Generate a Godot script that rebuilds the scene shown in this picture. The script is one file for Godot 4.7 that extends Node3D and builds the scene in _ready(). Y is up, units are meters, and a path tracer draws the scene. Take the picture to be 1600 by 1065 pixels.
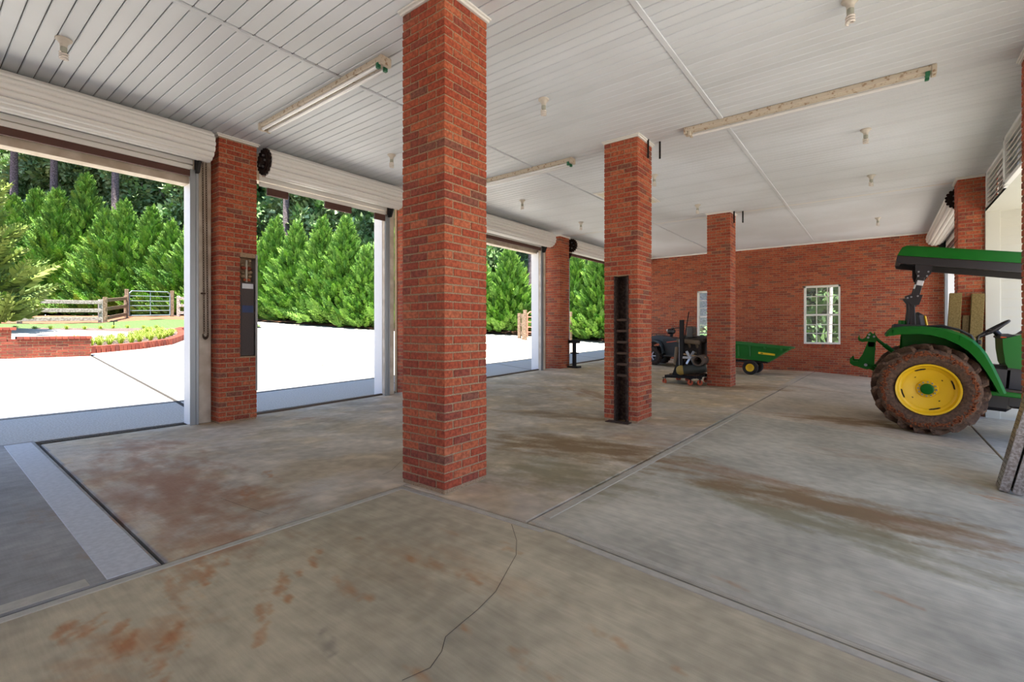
extends Node3D
# ---------------------------------------------------------------- constants of the place (metres, y up)
const CEIL := 3.94
const COURSE := 0.0668
const BRICK_L := 0.1915
const BRICK_D := 0.092
const JOINT := 0.012
var mats := {}
var used_names := {}
var rng := RandomNumberGenerator.new()

class MB:
	var v := PackedVector3Array()
	var n := PackedVector3Array()
	var uv := PackedVector2Array()
	var c := PackedColorArray()
	var col := Color(1, 1, 1)
	var colored := false
	var xf := Transform3D()
	func tri(a: Vector3, b: Vector3, d: Vector3, na: Vector3, nb: Vector3, nd: Vector3) -> void:
		if (b - a).cross(d - a).dot(na + nb + nd) > 0.0:
			var t := b; b = d; d = t
			var tn := nb; nb = nd; nd = tn
		v.append(xf * a); v.append(xf * b); v.append(xf * d)
		n.append((xf.basis * na).normalized()); n.append((xf.basis * nb).normalized()); n.append((xf.basis * nd).normalized())
		if colored:
			c.append(col); c.append(col); c.append(col)
	func quad(a: Vector3, b: Vector3, d: Vector3, e: Vector3, nn: Vector3) -> void:
		tri(a, b, d, nn, nn, nn)
		tri(a, d, e, nn, nn, nn)
	func box(lo: Vector3, hi: Vector3) -> void:
		var p := [Vector3(lo.x, lo.y, lo.z), Vector3(hi.x, lo.y, lo.z), Vector3(hi.x, hi.y, lo.z), Vector3(lo.x, hi.y, lo.z), Vector3(lo.x, lo.y, hi.z), Vector3(hi.x, lo.y, hi.z), Vector3(hi.x, hi.y, hi.z), Vector3(lo.x, hi.y, hi.z)]
		quad(p[0], p[1], p[2], p[3], Vector3(0, 0, -1)); quad(p[4], p[5], p[6], p[7], Vector3(0, 0, 1))
		quad(p[0], p[3], p[7], p[4], Vector3(-1, 0, 0)); quad(p[1], p[2], p[6], p[5], Vector3(1, 0, 0))
		quad(p[3], p[2], p[6], p[7], Vector3(0, 1, 0)); quad(p[0], p[1], p[5], p[4], Vector3(0, -1, 0))
	func cbox(lo: Vector3, hi: Vector3, b: float) -> void:
		# chamfered box: six faces, twelve edges, eight corners
		var ce := (lo + hi) / 2.0
		var h := (hi - lo) / 2.0
		b = minf(b, minf(h.x, minf(h.y, h.z)) * 0.9)
		var i := h - Vector3(b, b, b)
		for s in [-1.0, 1.0]:
			quad(ce + Vector3(s * h.x, -i.y, -i.z), ce + Vector3(s * h.x, i.y, -i.z), ce + Vector3(s * h.x, i.y, i.z), ce + Vector3(s * h.x, -i.y, i.z), Vector3(s, 0, 0))
			quad(ce + Vector3(-i.x, s * h.y, -i.z), ce + Vector3(i.x, s * h.y, -i.z), ce + Vector3(i.x, s * h.y, i.z), ce + Vector3(-i.x, s * h.y, i.z), Vector3(0, s, 0))
			quad(ce + Vector3(-i.x, -i.y, s * h.z), ce + Vector3(i.x, -i.y, s * h.z), ce + Vector3(i.x, i.y, s * h.z), ce + Vector3(-i.x, i.y, s * h.z), Vector3(0, 0, s))
			for t in [-1.0, 1.0]:
				quad(ce + Vector3(s * h.x, t * i.y, -i.z), ce + Vector3(s * h.x, t * i.y, i.z), ce + Vector3(s * i.x, t * h.y, i.z), ce + Vector3(s * i.x, t * h.y, -i.z), Vector3(s, t, 0).normalized())
				quad(ce + Vector3(s * h.x, -i.y, t * i.z), ce + Vector3(s * h.x, i.y, t * i.z), ce + Vector3(s * i.x, i.y, t * h.z), ce + Vector3(s * i.x, -i.y, t * h.z), Vector3(s, 0, t).normalized())
				quad(ce + Vector3(-i.x, s * h.y, t * i.z), ce + Vector3(i.x, s * h.y, t * i.z), ce + Vector3(i.x, s * i.y, t * h.z), ce + Vector3(-i.x, s * i.y, t * h.z), Vector3(0, s, t).normalized())
				for u in [-1.0, 1.0]:
					var q := Vector3(s, t, u).normalized()
					tri(ce + Vector3(s * h.x, t * i.y, u * i.z), ce + Vector3(s * i.x, t * h.y, u * i.z), ce + Vector3(s * i.x, t * i.y, u * h.z), q, q, q)
	func tube(p0: Vector3, p1: Vector3, r0: float, r1: float, seg := 10, caps := true) -> void:
		var d := (p1 - p0).normalized()
		var a := d.cross(Vector3.UP if absf(d.y) < 0.9 else Vector3.RIGHT).normalized()
		var b := d.cross(a)
		for k in seg:
			var t0 := TAU * k / seg
			var t1 := TAU * (k + 1) / seg
			var e0 := a * cos(t0) + b * sin(t0)
			var e1 := a * cos(t1) + b * sin(t1)
			tri(p0 + e0 * r0, p0 + e1 * r0, p1 + e1 * r1, e0, e1, e1)
			tri(p0 + e0 * r0, p1 + e1 * r1, p1 + e0 * r1, e0, e1, e0)
			if caps:
				tri(p0, p0 + e0 * r0, p0 + e1 * r0, -d, -d, -d)
				tri(p1, p1 + e0 * r1, p1 + e1 * r1, d, d, d)
	func path(pts: Array, r: float, seg := 8) -> void:
		for k in pts.size() - 1:
			tube(pts[k], pts[k + 1], r, r, seg, k == 0 or k == pts.size() - 2)
			if k > 0:
				ball(pts[k], Vector3(r, r, r), 6, seg)
	func ball(ce: Vector3, r: Vector3, rings := 8, seg := 12) -> void:
		for i in rings:
			for k in seg:
				var p := []
				for q in [[i, k], [i + 1, k], [i + 1, k + 1], [i, k + 1]]:
					var la: float = PI * q[0] / rings
					var lo: float = TAU * q[1] / seg
					p.append(Vector3(sin(la) * cos(lo), cos(la), sin(la) * sin(lo)))
				for f in [[0, 1, 2], [0, 2, 3]]:
					tri(ce + p[f[0]] * r, ce + p[f[1]] * r, ce + p[f[2]] * r, p[f[0]] / r, p[f[1]] / r, p[f[2]] / r)
	func lathe(prof: Array, seg := 32, t := Transform3D(), smooth := false) -> void:
		# prof: Vector2(radius, height) along local Y
		var keep := xf
		xf = xf * t
		var nn := []
		for i in prof.size() - 1:
			var d: Vector2 = (prof[i + 1] - prof[i]).normalized()
			nn.append(Vector2(d.y, -d.x))
		for i in prof.size() - 1:
			var n0: Vector2 = nn[i]
			var n1: Vector2 = nn[i]
			if smooth:
				if i > 0: n0 = (nn[i] + nn[i - 1]).normalized()
				if i < nn.size() - 1: n1 = (nn[i] + nn[i + 1]).normalized()
			for k in seg:
				var t0 := TAU * k / seg
				var t1 := TAU * (k + 1) / seg
				var a: Vector2 = prof[i]
				var b: Vector2 = prof[i + 1]
				var A := Vector3(a.x * cos(t0), a.y, a.x * sin(t0)); var B := Vector3(a.x * cos(t1), a.y, a.x * sin(t1))
				var C := Vector3(b.x * cos(t1), b.y, b.x * sin(t1)); var D := Vector3(b.x * cos(t0), b.y, b.x * sin(t0))
				var nA := Vector3(n0.x * cos(t0), n0.y, n0.x * sin(t0)); var nB := Vector3(n0.x * cos(t1), n0.y, n0.x * sin(t1))
				var nC := Vector3(n1.x * cos(t1), n1.y, n1.x * sin(t1)); var nD := Vector3(n1.x * cos(t0), n1.y, n1.x * sin(t0))
				if a.x > 0.0001: tri(A, B, C, nA, nB, nC)
				if b.x > 0.0001: tri(A, C, D, nA, nC, nD)
		xf = keep
	func prism(poly: PackedVector2Array, z0: float, z1: float) -> void:
		# polygon in local XY, from z0 to z1
		var idx := Geometry2D.triangulate_polygon(poly)
		for k in range(0, idx.size(), 3):
			var a := poly[idx[k]]; var b := poly[idx[k + 1]]; var d := poly[idx[k + 2]]
			tri(Vector3(a.x, a.y, z1), Vector3(b.x, b.y, z1), Vector3(d.x, d.y, z1), Vector3(0, 0, 1), Vector3(0, 0, 1), Vector3(0, 0, 1))
			tri(Vector3(a.x, a.y, z0), Vector3(b.x, b.y, z0), Vector3(d.x, d.y, z0), Vector3(0, 0, -1), Vector3(0, 0, -1), Vector3(0, 0, -1))
		var cw := Geometry2D.is_polygon_clockwise(poly)
		for k in poly.size():
			var a := poly[k]; var b := poly[(k + 1) % poly.size()]
			var e := (b - a).normalized()
			var q := Vector3(e.y, -e.x, 0) * (-1.0 if cw else 1.0)
			quad(Vector3(a.x, a.y, z0), Vector3(b.x, b.y, z0), Vector3(b.x, b.y, z1), Vector3(a.x, a.y, z1), q)
	func mesh() -> ArrayMesh:
		var arr := []
		arr.resize(Mesh.ARRAY_MAX)
		arr[Mesh.ARRAY_VERTEX] = v
		arr[Mesh.ARRAY_NORMAL] = n
		if uv.size() == v.size(): arr[Mesh.ARRAY_TEX_UV] = uv
		if colored: arr[Mesh.ARRAY_COLOR] = c
		var m := ArrayMesh.new()
		m.add_surface_from_arrays(Mesh.PRIMITIVE_TRIANGLES, arr)
		return m

# ---------------------------------------------------------------- nodes
func numbered(called: String) -> String:
	if not used_names.has(called):
		used_names[called] = 0
		return called
	used_names[called] += 1
	return "%s_%03d" % [called, used_names[called]]

func thing(called: String, label: String, category: String, at := Vector3.ZERO, turn := 0.0, group := "") -> Node3D:
	var o := Node3D.new()
	o.name = numbered(called)
	add_child(o)
	o.position = at
	o.rotation.y = turn
	tag(o, label, category, group)
	return o

func tag(o: Node, label: String, category: String, group := "") -> void:
	o.set_meta("label", label)
	o.set_meta("category", category)
	if group != "": o.set_meta("group", group)

func obj(called: String, m: Variant, material: Material, parent: Node = self, t := Transform3D()) -> MeshInstance3D:
	var o := MeshInstance3D.new()
	o.mesh = m.mesh() if m is MB else m
	o.material_override = material
	o.transform = t
	if parent == self:
		o.name = numbered(called)
		add_child(o)
	else:
		o.name = called
		parent.add_child(o, true)
	return o

func structure(called: String, label: String, category: String, m: Variant = null, material: Material = null) -> Node3D:
	var o: Node3D
	if m != null:
		o = obj(called, m, material)
	else:
		o = Node3D.new()
		o.name = numbered(called)
		add_child(o)
	o.set_meta("kind", "structure")
	tag(o, label, category)
	return o

func boxmesh(lo: Vector3, hi: Vector3, bevel := 0.0) -> MB:
	var b := MB.new()
	if bevel > 0.0: b.cbox(lo, hi, bevel)
	else: b.box(lo, hi)
	return b

func tubemesh(p0: Vector3, p1: Vector3, r: float, seg := 10) -> MB:
	var b := MB.new()
	b.tube(p0, p1, r, r, seg)
	return b

# ---------------------------------------------------------------- materials
func noise_tex(freq: float, dark: Color, light: Color, seed_ := 1, size := 512, kind := FastNoiseLite.TYPE_SIMPLEX_SMOOTH, octaves := 4, lo := 0.25, hi := 0.75, as_normal := false) -> NoiseTexture2D:
	var f := FastNoiseLite.new()
	f.noise_type = kind
	f.frequency = freq
	f.seed = seed_
	f.fractal_octaves = octaves
	var t := NoiseTexture2D.new()
	t.width = size; t.height = size
	t.seamless = true
	t.noise = f
	if not as_normal:
		var g := Gradient.new()
		g.set_color(0, dark); g.set_color(1, light)
		g.set_offset(0, lo); g.set_offset(1, hi)
		t.color_ramp = g
	return t

func mat(called: String, c: Color, rough := 0.8, metal := 0.0, tex: Texture2D = null, scale := 1.0, bump: Texture2D = null, depth := 0.0) -> StandardMaterial3D:
	if mats.has(called): return mats[called]
	var m := StandardMaterial3D.new()
	m.resource_name = called
	m.albedo_color = c
	m.roughness = rough
	m.metallic = metal
	if tex or bump:
		m.uv1_triplanar = true
		m.uv1_world_triplanar = true
		m.uv1_scale = Vector3(scale, scale, scale)
	if tex: m.albedo_texture = tex
	if bump:
		m.heightmap_enabled = true
		m.heightmap_texture = bump
		m.heightmap_scale = depth
	mats[called] = m
	return m

# ---------------------------------------------------------------- the ground
func floor_y(x: float, z: float) -> float:
	return -0.07 * clampf(x + 1.6, 0.0, 4.5) + 0.024 * clampf(-z - 3.5, 0.0, 16.0) * clampf((-x - 3.5) / 3.6, 0.0, 1.0)

func land_y(x: float, z: float) -> float:
	if x > -7.5: return floor_y(x, z) - 0.02
	var far := clampf(-x - 7.5, 0.0, 23.0) + 0.25 * maxf(-x - 30.5, 0.0)
	return 0.079 * far + 0.024 * clampf(-z - 3.5, 0.0, 22.0)

# ---------------------------------------------------------------- textures computed for the floor
func stain(img: Image, ox: float, oz: float, ppm: float, x: float, z: float, rx: float, rz: float, turn: float, c: Color, strength: float, nz: FastNoiseLite, thr: float) -> void:
	# a patch of clay, oil or tannin with a ragged outline: noise decides where it sticks
	var r := maxf(rx, rz) * 1.15
	var ca := cos(turn)
	var sa := sin(turn)
	for j in range(maxi(0, int((z - r - oz) * ppm)), mini(img.get_height(), int((z + r - oz) * ppm))):
		for i in range(maxi(0, int((x - r - ox) * ppm)), mini(img.get_width(), int((x + r - ox) * ppm))):
			var dx := i / ppm + ox - x
			var dz := j / ppm + oz - z
			var a := (dx * ca + dz * sa) / rx
			var b := (-dx * sa + dz * ca) / rz
			var q := 1.0 - sqrt(a * a + b * b)
			if q <= -0.15: continue
			var g := 5.0 if r > 0.4 else 14.0
			var w := nz.get_noise_2d((dx * ca + dz * sa) * g + x * 31.0, (-dx * sa + dz * ca) * g * 2.6 + z * 17.0)
			w += 0.35 * nz.get_noise_2d(dx * 60.0, dz * 60.0)
			var k := clampf((w * (0.85 if r > 0.4 else 1.3) + q * (1.0 if r > 0.4 else 0.8) - thr * 0.8) * 1.2, 0.0, 1.0) * strength * 0.62
			if k > 0.0:
				img.set_pixel(i, j, img.get_pixel(i, j).lerp(c, k))

func floor_texture() -> ImageTexture:
	# one texture over the whole slab, x from -8.2 to 3.2 and z from -17.7 to 4.3
	var ppm := 62.0
	var w := int(11.4 * ppm)
	var h := int(22.0 * ppm)
	var big := FastNoiseLite.new(); big.seed = 5; big.frequency = 0.012; big.fractal_octaves = 5
	var fine := FastNoiseLite.new(); fine.seed = 9; fine.frequency = 0.11; fine.fractal_octaves = 3
	var brush := FastNoiseLite.new(); brush.seed = 11; brush.frequency = 0.5; brush.fractal_octaves = 2
	var img := Image.create(w, h, false, Image.FORMAT_RGB8)
	var tones := {1: Color8(180, 166, 136), 2: Color8(186, 172, 150), 3: Color8(148, 144, 137), 4: Color8(181, 173, 152), 5: Color8(192, 174, 146), 6: Color8(188, 173, 150), 7: Color8(180, 174, 162)}
	for j in h:
		var z := j / ppm - 17.7
		for i in w:
			var x := i / ppm - 8.2
			var s := 1
			if x > 1.1: s = 7
			elif z > -2.56: s = 1 if x > -3.1 else (3 if z > -0.93 + (x + 3.1) * 0.02 else 2)
			elif x < -1.8: s = 2 if z > -8.4 else 5
			else: s = 4 if z > -7.9 else 6
			var c: Color = tones[s]
			var b := big.get_noise_2d(i, j)
			var f := fine.get_noise_2d(i, j)
			var streak := brush.get_noise_2d(i * 0.03, j) if s != 3 else brush.get_noise_2d(i, j * 0.03)
			var k := 1.0 + b * 0.16 + f * 0.09 + streak * (0.05 if s != 2 else 0.0)
			if s == 2 or s == 5:
				k += clampf(big.get_noise_2d(i * 2.3 + 400, j * 2.3) - 0.12, 0, 1) * 0.35
				c = c.lerp(Color8(176, 150, 108), clampf(big.get_noise_2d(i * 1.4 + 90, j * 1.4 + 70) * 1.0 + 0.12, 0.0, 0.4))
			img.set_pixel(i, j, Color(c.r * k, c.g * k, c.b * k))
	var nz := FastNoiseLite.new(); nz.seed = 21; nz.frequency = 0.35; nz.fractal_octaves = 5
	for a in STAINS:
		stain(img, -8.2, -17.7, ppm, a[0], a[1], a[2], a[3], a[4], a[5], a[6], nz, a[7])
	return ImageTexture.create_from_image(img)

const CLAY := Color(0.66, 0.37, 0.16)
const RUST := Color(0.57, 0.38, 0.25)
const TANNIN := Color(0.50, 0.38, 0.23)
const OLIVE := Color(0.49, 0.45, 0.31)
const PALE := Color(0.80, 0.79, 0.75)
const SOOT := Color(0.36, 0.34, 0.31)
const STAINS := [
	[-4.83, -1.35, 2.24, 0.75, 0.113, RUST, 0.9, 0.25],
	[-4.35, -1.31, 1.43, 0.45, 0.147, RUST, 0.9, 0.2],
	[-3.26, -1.24, 0.22, 0.5, -1.398, RUST, 0.9, 0.2],
	[-6.38, -1.75, 0.61, 0.4, -0.387, RUST, 0.9, 0.25],
	[-3.74, -1.67, 0.33, 0.5, -1.808, RUST, 0.9, 0.3],
	[-4.79, -1.1, 0.64, 0.35, -0.043, PALE, 0.6, 0.3],
	[-3.77, -1.02, 0.61, 0.22, 0.027, PALE, 0.6, 0.25],
	[-3.51, -1.98, 0.42, 0.25, -1.361, PALE, 0.6, 0.3],
	[-3.65, -2.25, 0.47, 0.3, -1.164, PALE, 0.5, 0.35],
	[-6.04, -3.18, 1.07, 0.3, -1.571, SOOT, 0.35, 0.35],
	[-7.03, -4.62, 0.8, 0.35, -1.258, SOOT, 0.5, 0.25],
	[-6.44, -3.59, 0.38, 0.2, -1.354, RUST, 0.9, 0.3],
	[-2.52, -4.52, 1.25, 0.45, -0.231, TANNIN, 1.35, -0.1],
	[-2.93, -4.73, 0.99, 0.3, -0.202, TANNIN, 1.05, 0.0],
	[-2.3, -5.36, 0.87, 0.3, -0.006, RUST, 0.5, 0.3],
	[-0.36, -4.43, 1.3, 0.38, -0.127, TANNIN, 1.35, -0.1],
	[-1.11, -4.67, 0.88, 0.28, -0.157, RUST, 0.7, 0.2],
	[0.14, -4.5, 0.73, 0.25, 0.114, RUST, 0.55, 0.3],
	[-0.28, -3.96, 1.07, 0.25, 0.088, OLIVE, 1.0, 0.0],
	[-2.29, -3.62, 0.82, 0.6, -0.134, OLIVE, 1.0, 0.0],
	[-3.63, -6.06, 1.15, 0.3, -0.188, TANNIN, 1.05, 0.0],
	[-4.07, -6.03, 0.98, 0.35, -0.403, SOOT, 0.4, 0.35],
	[-0.39, -8.69, 0.92, 0.35, -0.525, TANNIN, 1.35, -0.1],
	[-1.04, -8.43, 0.79, 0.3, -0.231, RUST, 0.4, 0.3],
	[-0.1, -6.47, 1.21, 0.25, -0.309, RUST, 0.35, 0.35],
	[0.67, -6.1, 0.53, 0.25, 0.969, CLAY, 0.35, 0.4],
	[0.75, -5.75, 0.22, 0.06, 0.282, CLAY, 0.9, 0.1],
	[-2.58, -11.39, 1.42, 0.5, -0.3, TANNIN, 1.05, 0.0],
	[-1.34, -12.4, 0.95, 0.4, 0.035, RUST, 0.45, 0.3],
	[-4.29, -8.14, 1.69, 0.4, 0.612, RUST, 0.9, 0.3],
	[-2.78, -0.48, 0.1, 0.05, 0.5, CLAY, 1, 0.05],
	[-2.68, -0.5, 0.13, 0.05, 0.9, CLAY, 0.9, 0.05],
	[-2.61, -0.6, 0.07, 0.03, 0.5, CLAY, 0.9, 0.05],
	[-2.44, -0.58, 0.12, 0.045, 0.5, CLAY, 0.95, 0.05],
	[-2.36, -0.71, 0.1, 0.05, 0.5, CLAY, 0.9, 0.05],
	[-2.29, -0.71, 0.12, 0.05, 0.4, CLAY, 0.8, 0.05],
	[-2.21, -0.61, 0.09, 0.04, 0.5, CLAY, 0.9, 0.05],
	[-2.08, -0.62, 0.06, 0.03, 0.6, CLAY, 0.9, 0.05],
	[-2.77, -0.98, 0.1, 0.05, 0.3, CLAY, 0.9, 0.05],
	[-2.89, -1.06, 0.16, 0.09, 0.3, CLAY, 0.7, 0.05],
	[-2.85, -0.92, 0.3, 0.12, 0.2, CLAY, 0.5, 0.05],
	[-2.41, -1.2, 0.12, 0.04, 0.4, CLAY, 1, 0.05],
	[-2.43, -1.32, 0.06, 0.03, 0.4, CLAY, 0.9, 0.05],
	[-2.47, -1.41, 0.08, 0.03, 0.4, CLAY, 0.9, 0.05],
	[-2.24, -1.15, 0.05, 0.02, 0.4, CLAY, 0.9, 0.05],
	[-2.5, -1.74, 0.06, 0.03, 0.3, CLAY, 0.9, 0.05],
	[-2.57, -1.51, 0.05, 0.03, 0.3, CLAY, 0.6, 0.05],
	[-2.21, -1.02, 0.1, 0.04, 0.5, CLAY, 0.8, 0.05],
	[-2.09, -0.95, 0.1, 0.04, 0.5, CLAY, 0.7, 0.05],
	[-1.92, -1.8, 0.12, 0.05, 0.2, CLAY, 0.5, 0.05],
	[-2.09, -1.77, 0.06, 0.03, 0.2, CLAY, 0.7, 0.05],
	[-1.7, -1.82, 0.1, 0.04, 0.2, CLAY, 0.6, 0.05],
	[-1.94, -1.4, 0.06, 0.03, 0.2, CLAY, 0.6, 0.05],
	[-2.1, -1.37, 0.15, 0.04, 0.2, CLAY, 0.6, 0.05],
	[-1.43, -1.51, 0.05, 0.02, 0.3, CLAY, 0.9, 0.05],
	[-1.4, -1.21, 0.08, 0.03, 0.2, CLAY, 0.6, 0.05],
	[-0.77, -1.92, 0.05, 0.02, 0.2, CLAY, 0.8, 0.05],
	[-0.96, -1.89, 0.12, 0.03, 0.1, CLAY, 0.5, 0.05],
	[-1.09, -1.54, 0.12, 0.05, 0.1, CLAY, 0.5, 0.05],
	[-0.65, -1.91, 0.06, 0.02, 0.2, CLAY, 0.6, 0.05],
	[-1.73, -2.21, 0.1, 0.04, 0.2, CLAY, 0.5, 0.05],
	[-2.16, -2.14, 0.08, 0.03, 0.2, CLAY, 0.4, 0.05],
	[-0.65, -2.73, 0.1, 0.04, 0.1, CLAY, 0.4, 0.05],
	[0.07, -3.18, 0.1, 0.03, 0.1, CLAY, 0.5, 0.05],
	[-4.29, -2.03, 0.12, 0.05, 0.4, CLAY, 0.7, 0.05],
	[-3.9, -1.7, 0.2, 0.06, 0.3, CLAY, 0.7, 0.05],
	[-2.43, -0.62, 0.37, 0.25, -0.49, CLAY, 0.5, 0.4],
	[-2.38, -0.48, 0.37, 0.25, -0.383, CLAY, 0.45, 0.4],
	[-2.35, -1.66, 1.13, 0.4, -0.058, TANNIN, 0.25, 0.4],
	[-1.86, -1.86, 0.83, 0.35, -0.08, CLAY, 0.22, 0.4],
	[-1.8, -1.09, 0.1, 0.05, 0.6, SOOT, 0.5, 0.1],
]

func slab(b: MB, p: Array, nx: int, nz: int, height: Callable, gap: float, thick := 0.12, uvrect := Rect2(-8.2, -17.7, 11.4, 22.0)) -> void:
	# p: four corners (Vector2 x,z) in a ring; top grid, rounded arris and sides
	var bev := 0.007
	var ce: Vector2 = (p[0] + p[1] + p[2] + p[3]) / 4.0
	var inset := func(d: float) -> Array:
		var poly := PackedVector2Array(p)
		var q: Array = Geometry2D.offset_polygon(poly, -d)
		if q.is_empty() or q[0].size() != 4: return p
		var out := []
		for k in 4:
			var best: Vector2 = q[0][0]
			for e in q[0]:
				if e.distance_to(p[k]) < best.distance_to(p[k]): best = e
			out.append(best)
		return out
	var top: Array = inset.call(gap + bev)
	var rim: Array = inset.call(gap)
	var at := func(c: Array, u: float, w: float) -> Vector2:
		return (c[0] * (1 - u) + c[1] * u) * (1 - w) + (c[3] * (1 - u) + c[2] * u) * w
	var lift := func(q: Vector2, d: float) -> Vector3: return Vector3(q.x, height.call(q.x, q.y) - d, q.y)
	var start := b.v.size()
	for i in nx:
		for j in nz:
			var a: Vector3 = lift.call(at.call(top, float(i) / nx, float(j) / nz), 0.0)
			var c: Vector3 = lift.call(at.call(top, float(i + 1) / nx, float(j) / nz), 0.0)
			var d: Vector3 = lift.call(at.call(top, float(i + 1) / nx, float(j + 1) / nz), 0.0)
			var e: Vector3 = lift.call(at.call(top, float(i) / nx, float(j + 1) / nz), 0.0)
			var nn := (c - a).cross(e - a).normalized()
			if nn.y < 0: nn = -nn
			b.quad(a, c, d, e, nn)
	for side in 4:
		var m := nx if side % 2 == 0 else nz
		for i in m:
			var u0 := float(i) / m
			var u1 := float(i + 1) / m
			var A: Vector2 = p[side]; var B: Vector2 = p[(side + 1) % 4]
			var t0: Vector2 = top[side].lerp(top[(side + 1) % 4], u0); var t1: Vector2 = top[side].lerp(top[(side + 1) % 4], u1)
			var r0: Vector2 = rim[side].lerp(rim[(side + 1) % 4], u0); var r1: Vector2 = rim[side].lerp(rim[(side + 1) % 4], u1)
			var o2 := (A + B) / 2.0 - ce
			var e2 := (B - A).normalized()
			var q2 := Vector2(e2.y, -e2.x)
			if q2.dot(o2) < 0: q2 = -q2
			var out := Vector3(q2.x, 0, q2.y)
			b.quad(lift.call(t0, 0.0), lift.call(t1, 0.0), lift.call(r1, bev), lift.call(r0, bev), (out + Vector3.UP).normalized())
			b.quad(lift.call(r0, bev), lift.call(r1, bev), lift.call(r1, thick), lift.call(r0, thick), out)
	for k in range(start, b.v.size()):
		b.uv.append(Vector2((b.v[k].x - uvrect.position.x) / uvrect.size.x, (b.v[k].z - uvrect.position.y) / uvrect.size.y))

# ---------------------------------------------------------------- brickwork
var brick_meshes := []
var brick_mats := []

func make_bricks() -> void:
	for k in 5:
		var b := MB.new()
		b.cbox(Vector3(-BRICK_L / 2, 0, -BRICK_D / 2), Vector3(BRICK_L / 2, COURSE - JOINT, BRICK_D / 2), 0.0035)
		# a little uneven, as fired clay is
		for i in b.v.size():
			var p := b.v[i]
			var key := Vector3(roundf(p.x * 40), roundf(p.y * 60), roundf(p.z * 40))
			var q := fposmod(sin(key.dot(Vector3(12.9, 78.2, 37.7)) + k * 4.1) * 43758.5, 1.0) - 0.5
			b.v[i] = p + Vector3(q * 0.003, q * 0.0016, -q * 0.003)
		brick_meshes.append(b.mesh())
	var grain := noise_tex(0.02, Color(0.80, 0.76, 0.75), Color(1.0, 1.0, 1.0), 31, 512, FastNoiseLite.TYPE_SIMPLEX_SMOOTH, 5, 0.2, 0.7)
	var pit := noise_tex(0.06, Color.BLACK, Color.WHITE, 32, 512, FastNoiseLite.TYPE_SIMPLEX_SMOOTH, 4, 0.2, 0.8)
	var tones := [Color8(184, 92, 60), Color8(175, 81, 52), Color8(191, 101, 64), Color8(162, 74, 50), Color8(180, 96, 66), Color8(153, 77, 58), Color8(195, 109, 73), Color8(141, 86, 68)]
	for k in tones.size():
		brick_mats.append(mat("fired_clay_%d" % k, tones[k], 0.88, 0.0, grain, 2.2, pit, 0.18))
	var m := mat("brick_by_tone", Color.WHITE, 0.9, 0.0, grain, 2.2, pit, 0.15)
	m.vertex_color_use_as_albedo = true
	mat("mortar", Color8(186, 158, 126), 0.95, 0.0, noise_tex(0.05, Color(0.72, 0.7, 0.68), Color(1, 1, 1), 33), 3.0)

func brick_tone() -> int:
	var r := rng.randf()
	return [0, 1, 2, 4, 0, 1, 3, 6, 5, 0][int(r * 9.999)] if r > 0.05 else 7

func put_brick(parent: Node, loose: MB, single: bool, p: Vector3, axis_x: bool, length: float) -> void:
	# p: middle of the underside; length along x or z
	var t := Transform3D(Basis.from_euler(Vector3(rng.randf_range(-0.008, 0.008), (0.0 if axis_x else PI / 2) + rng.randf_range(-0.008, 0.008), rng.randf_range(-0.006, 0.006))), p)
	t.basis = t.basis.scaled_local(Vector3(length / BRICK_L, 1, 1))
	var tone := brick_tone()
	if single:
		obj("brick", brick_meshes[rng.randi() % 5], brick_mats[tone], parent, t)
	else:
		loose.col = (brick_mats[tone] as StandardMaterial3D).albedo_color.srgb_to_linear()
		loose.xf = t
		loose.cbox(Vector3(-BRICK_L / 2, 0, -BRICK_D / 2), Vector3(BRICK_L / 2, COURSE - JOINT, BRICK_D / 2), 0.003)
		loose.xf = Transform3D()

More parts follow.
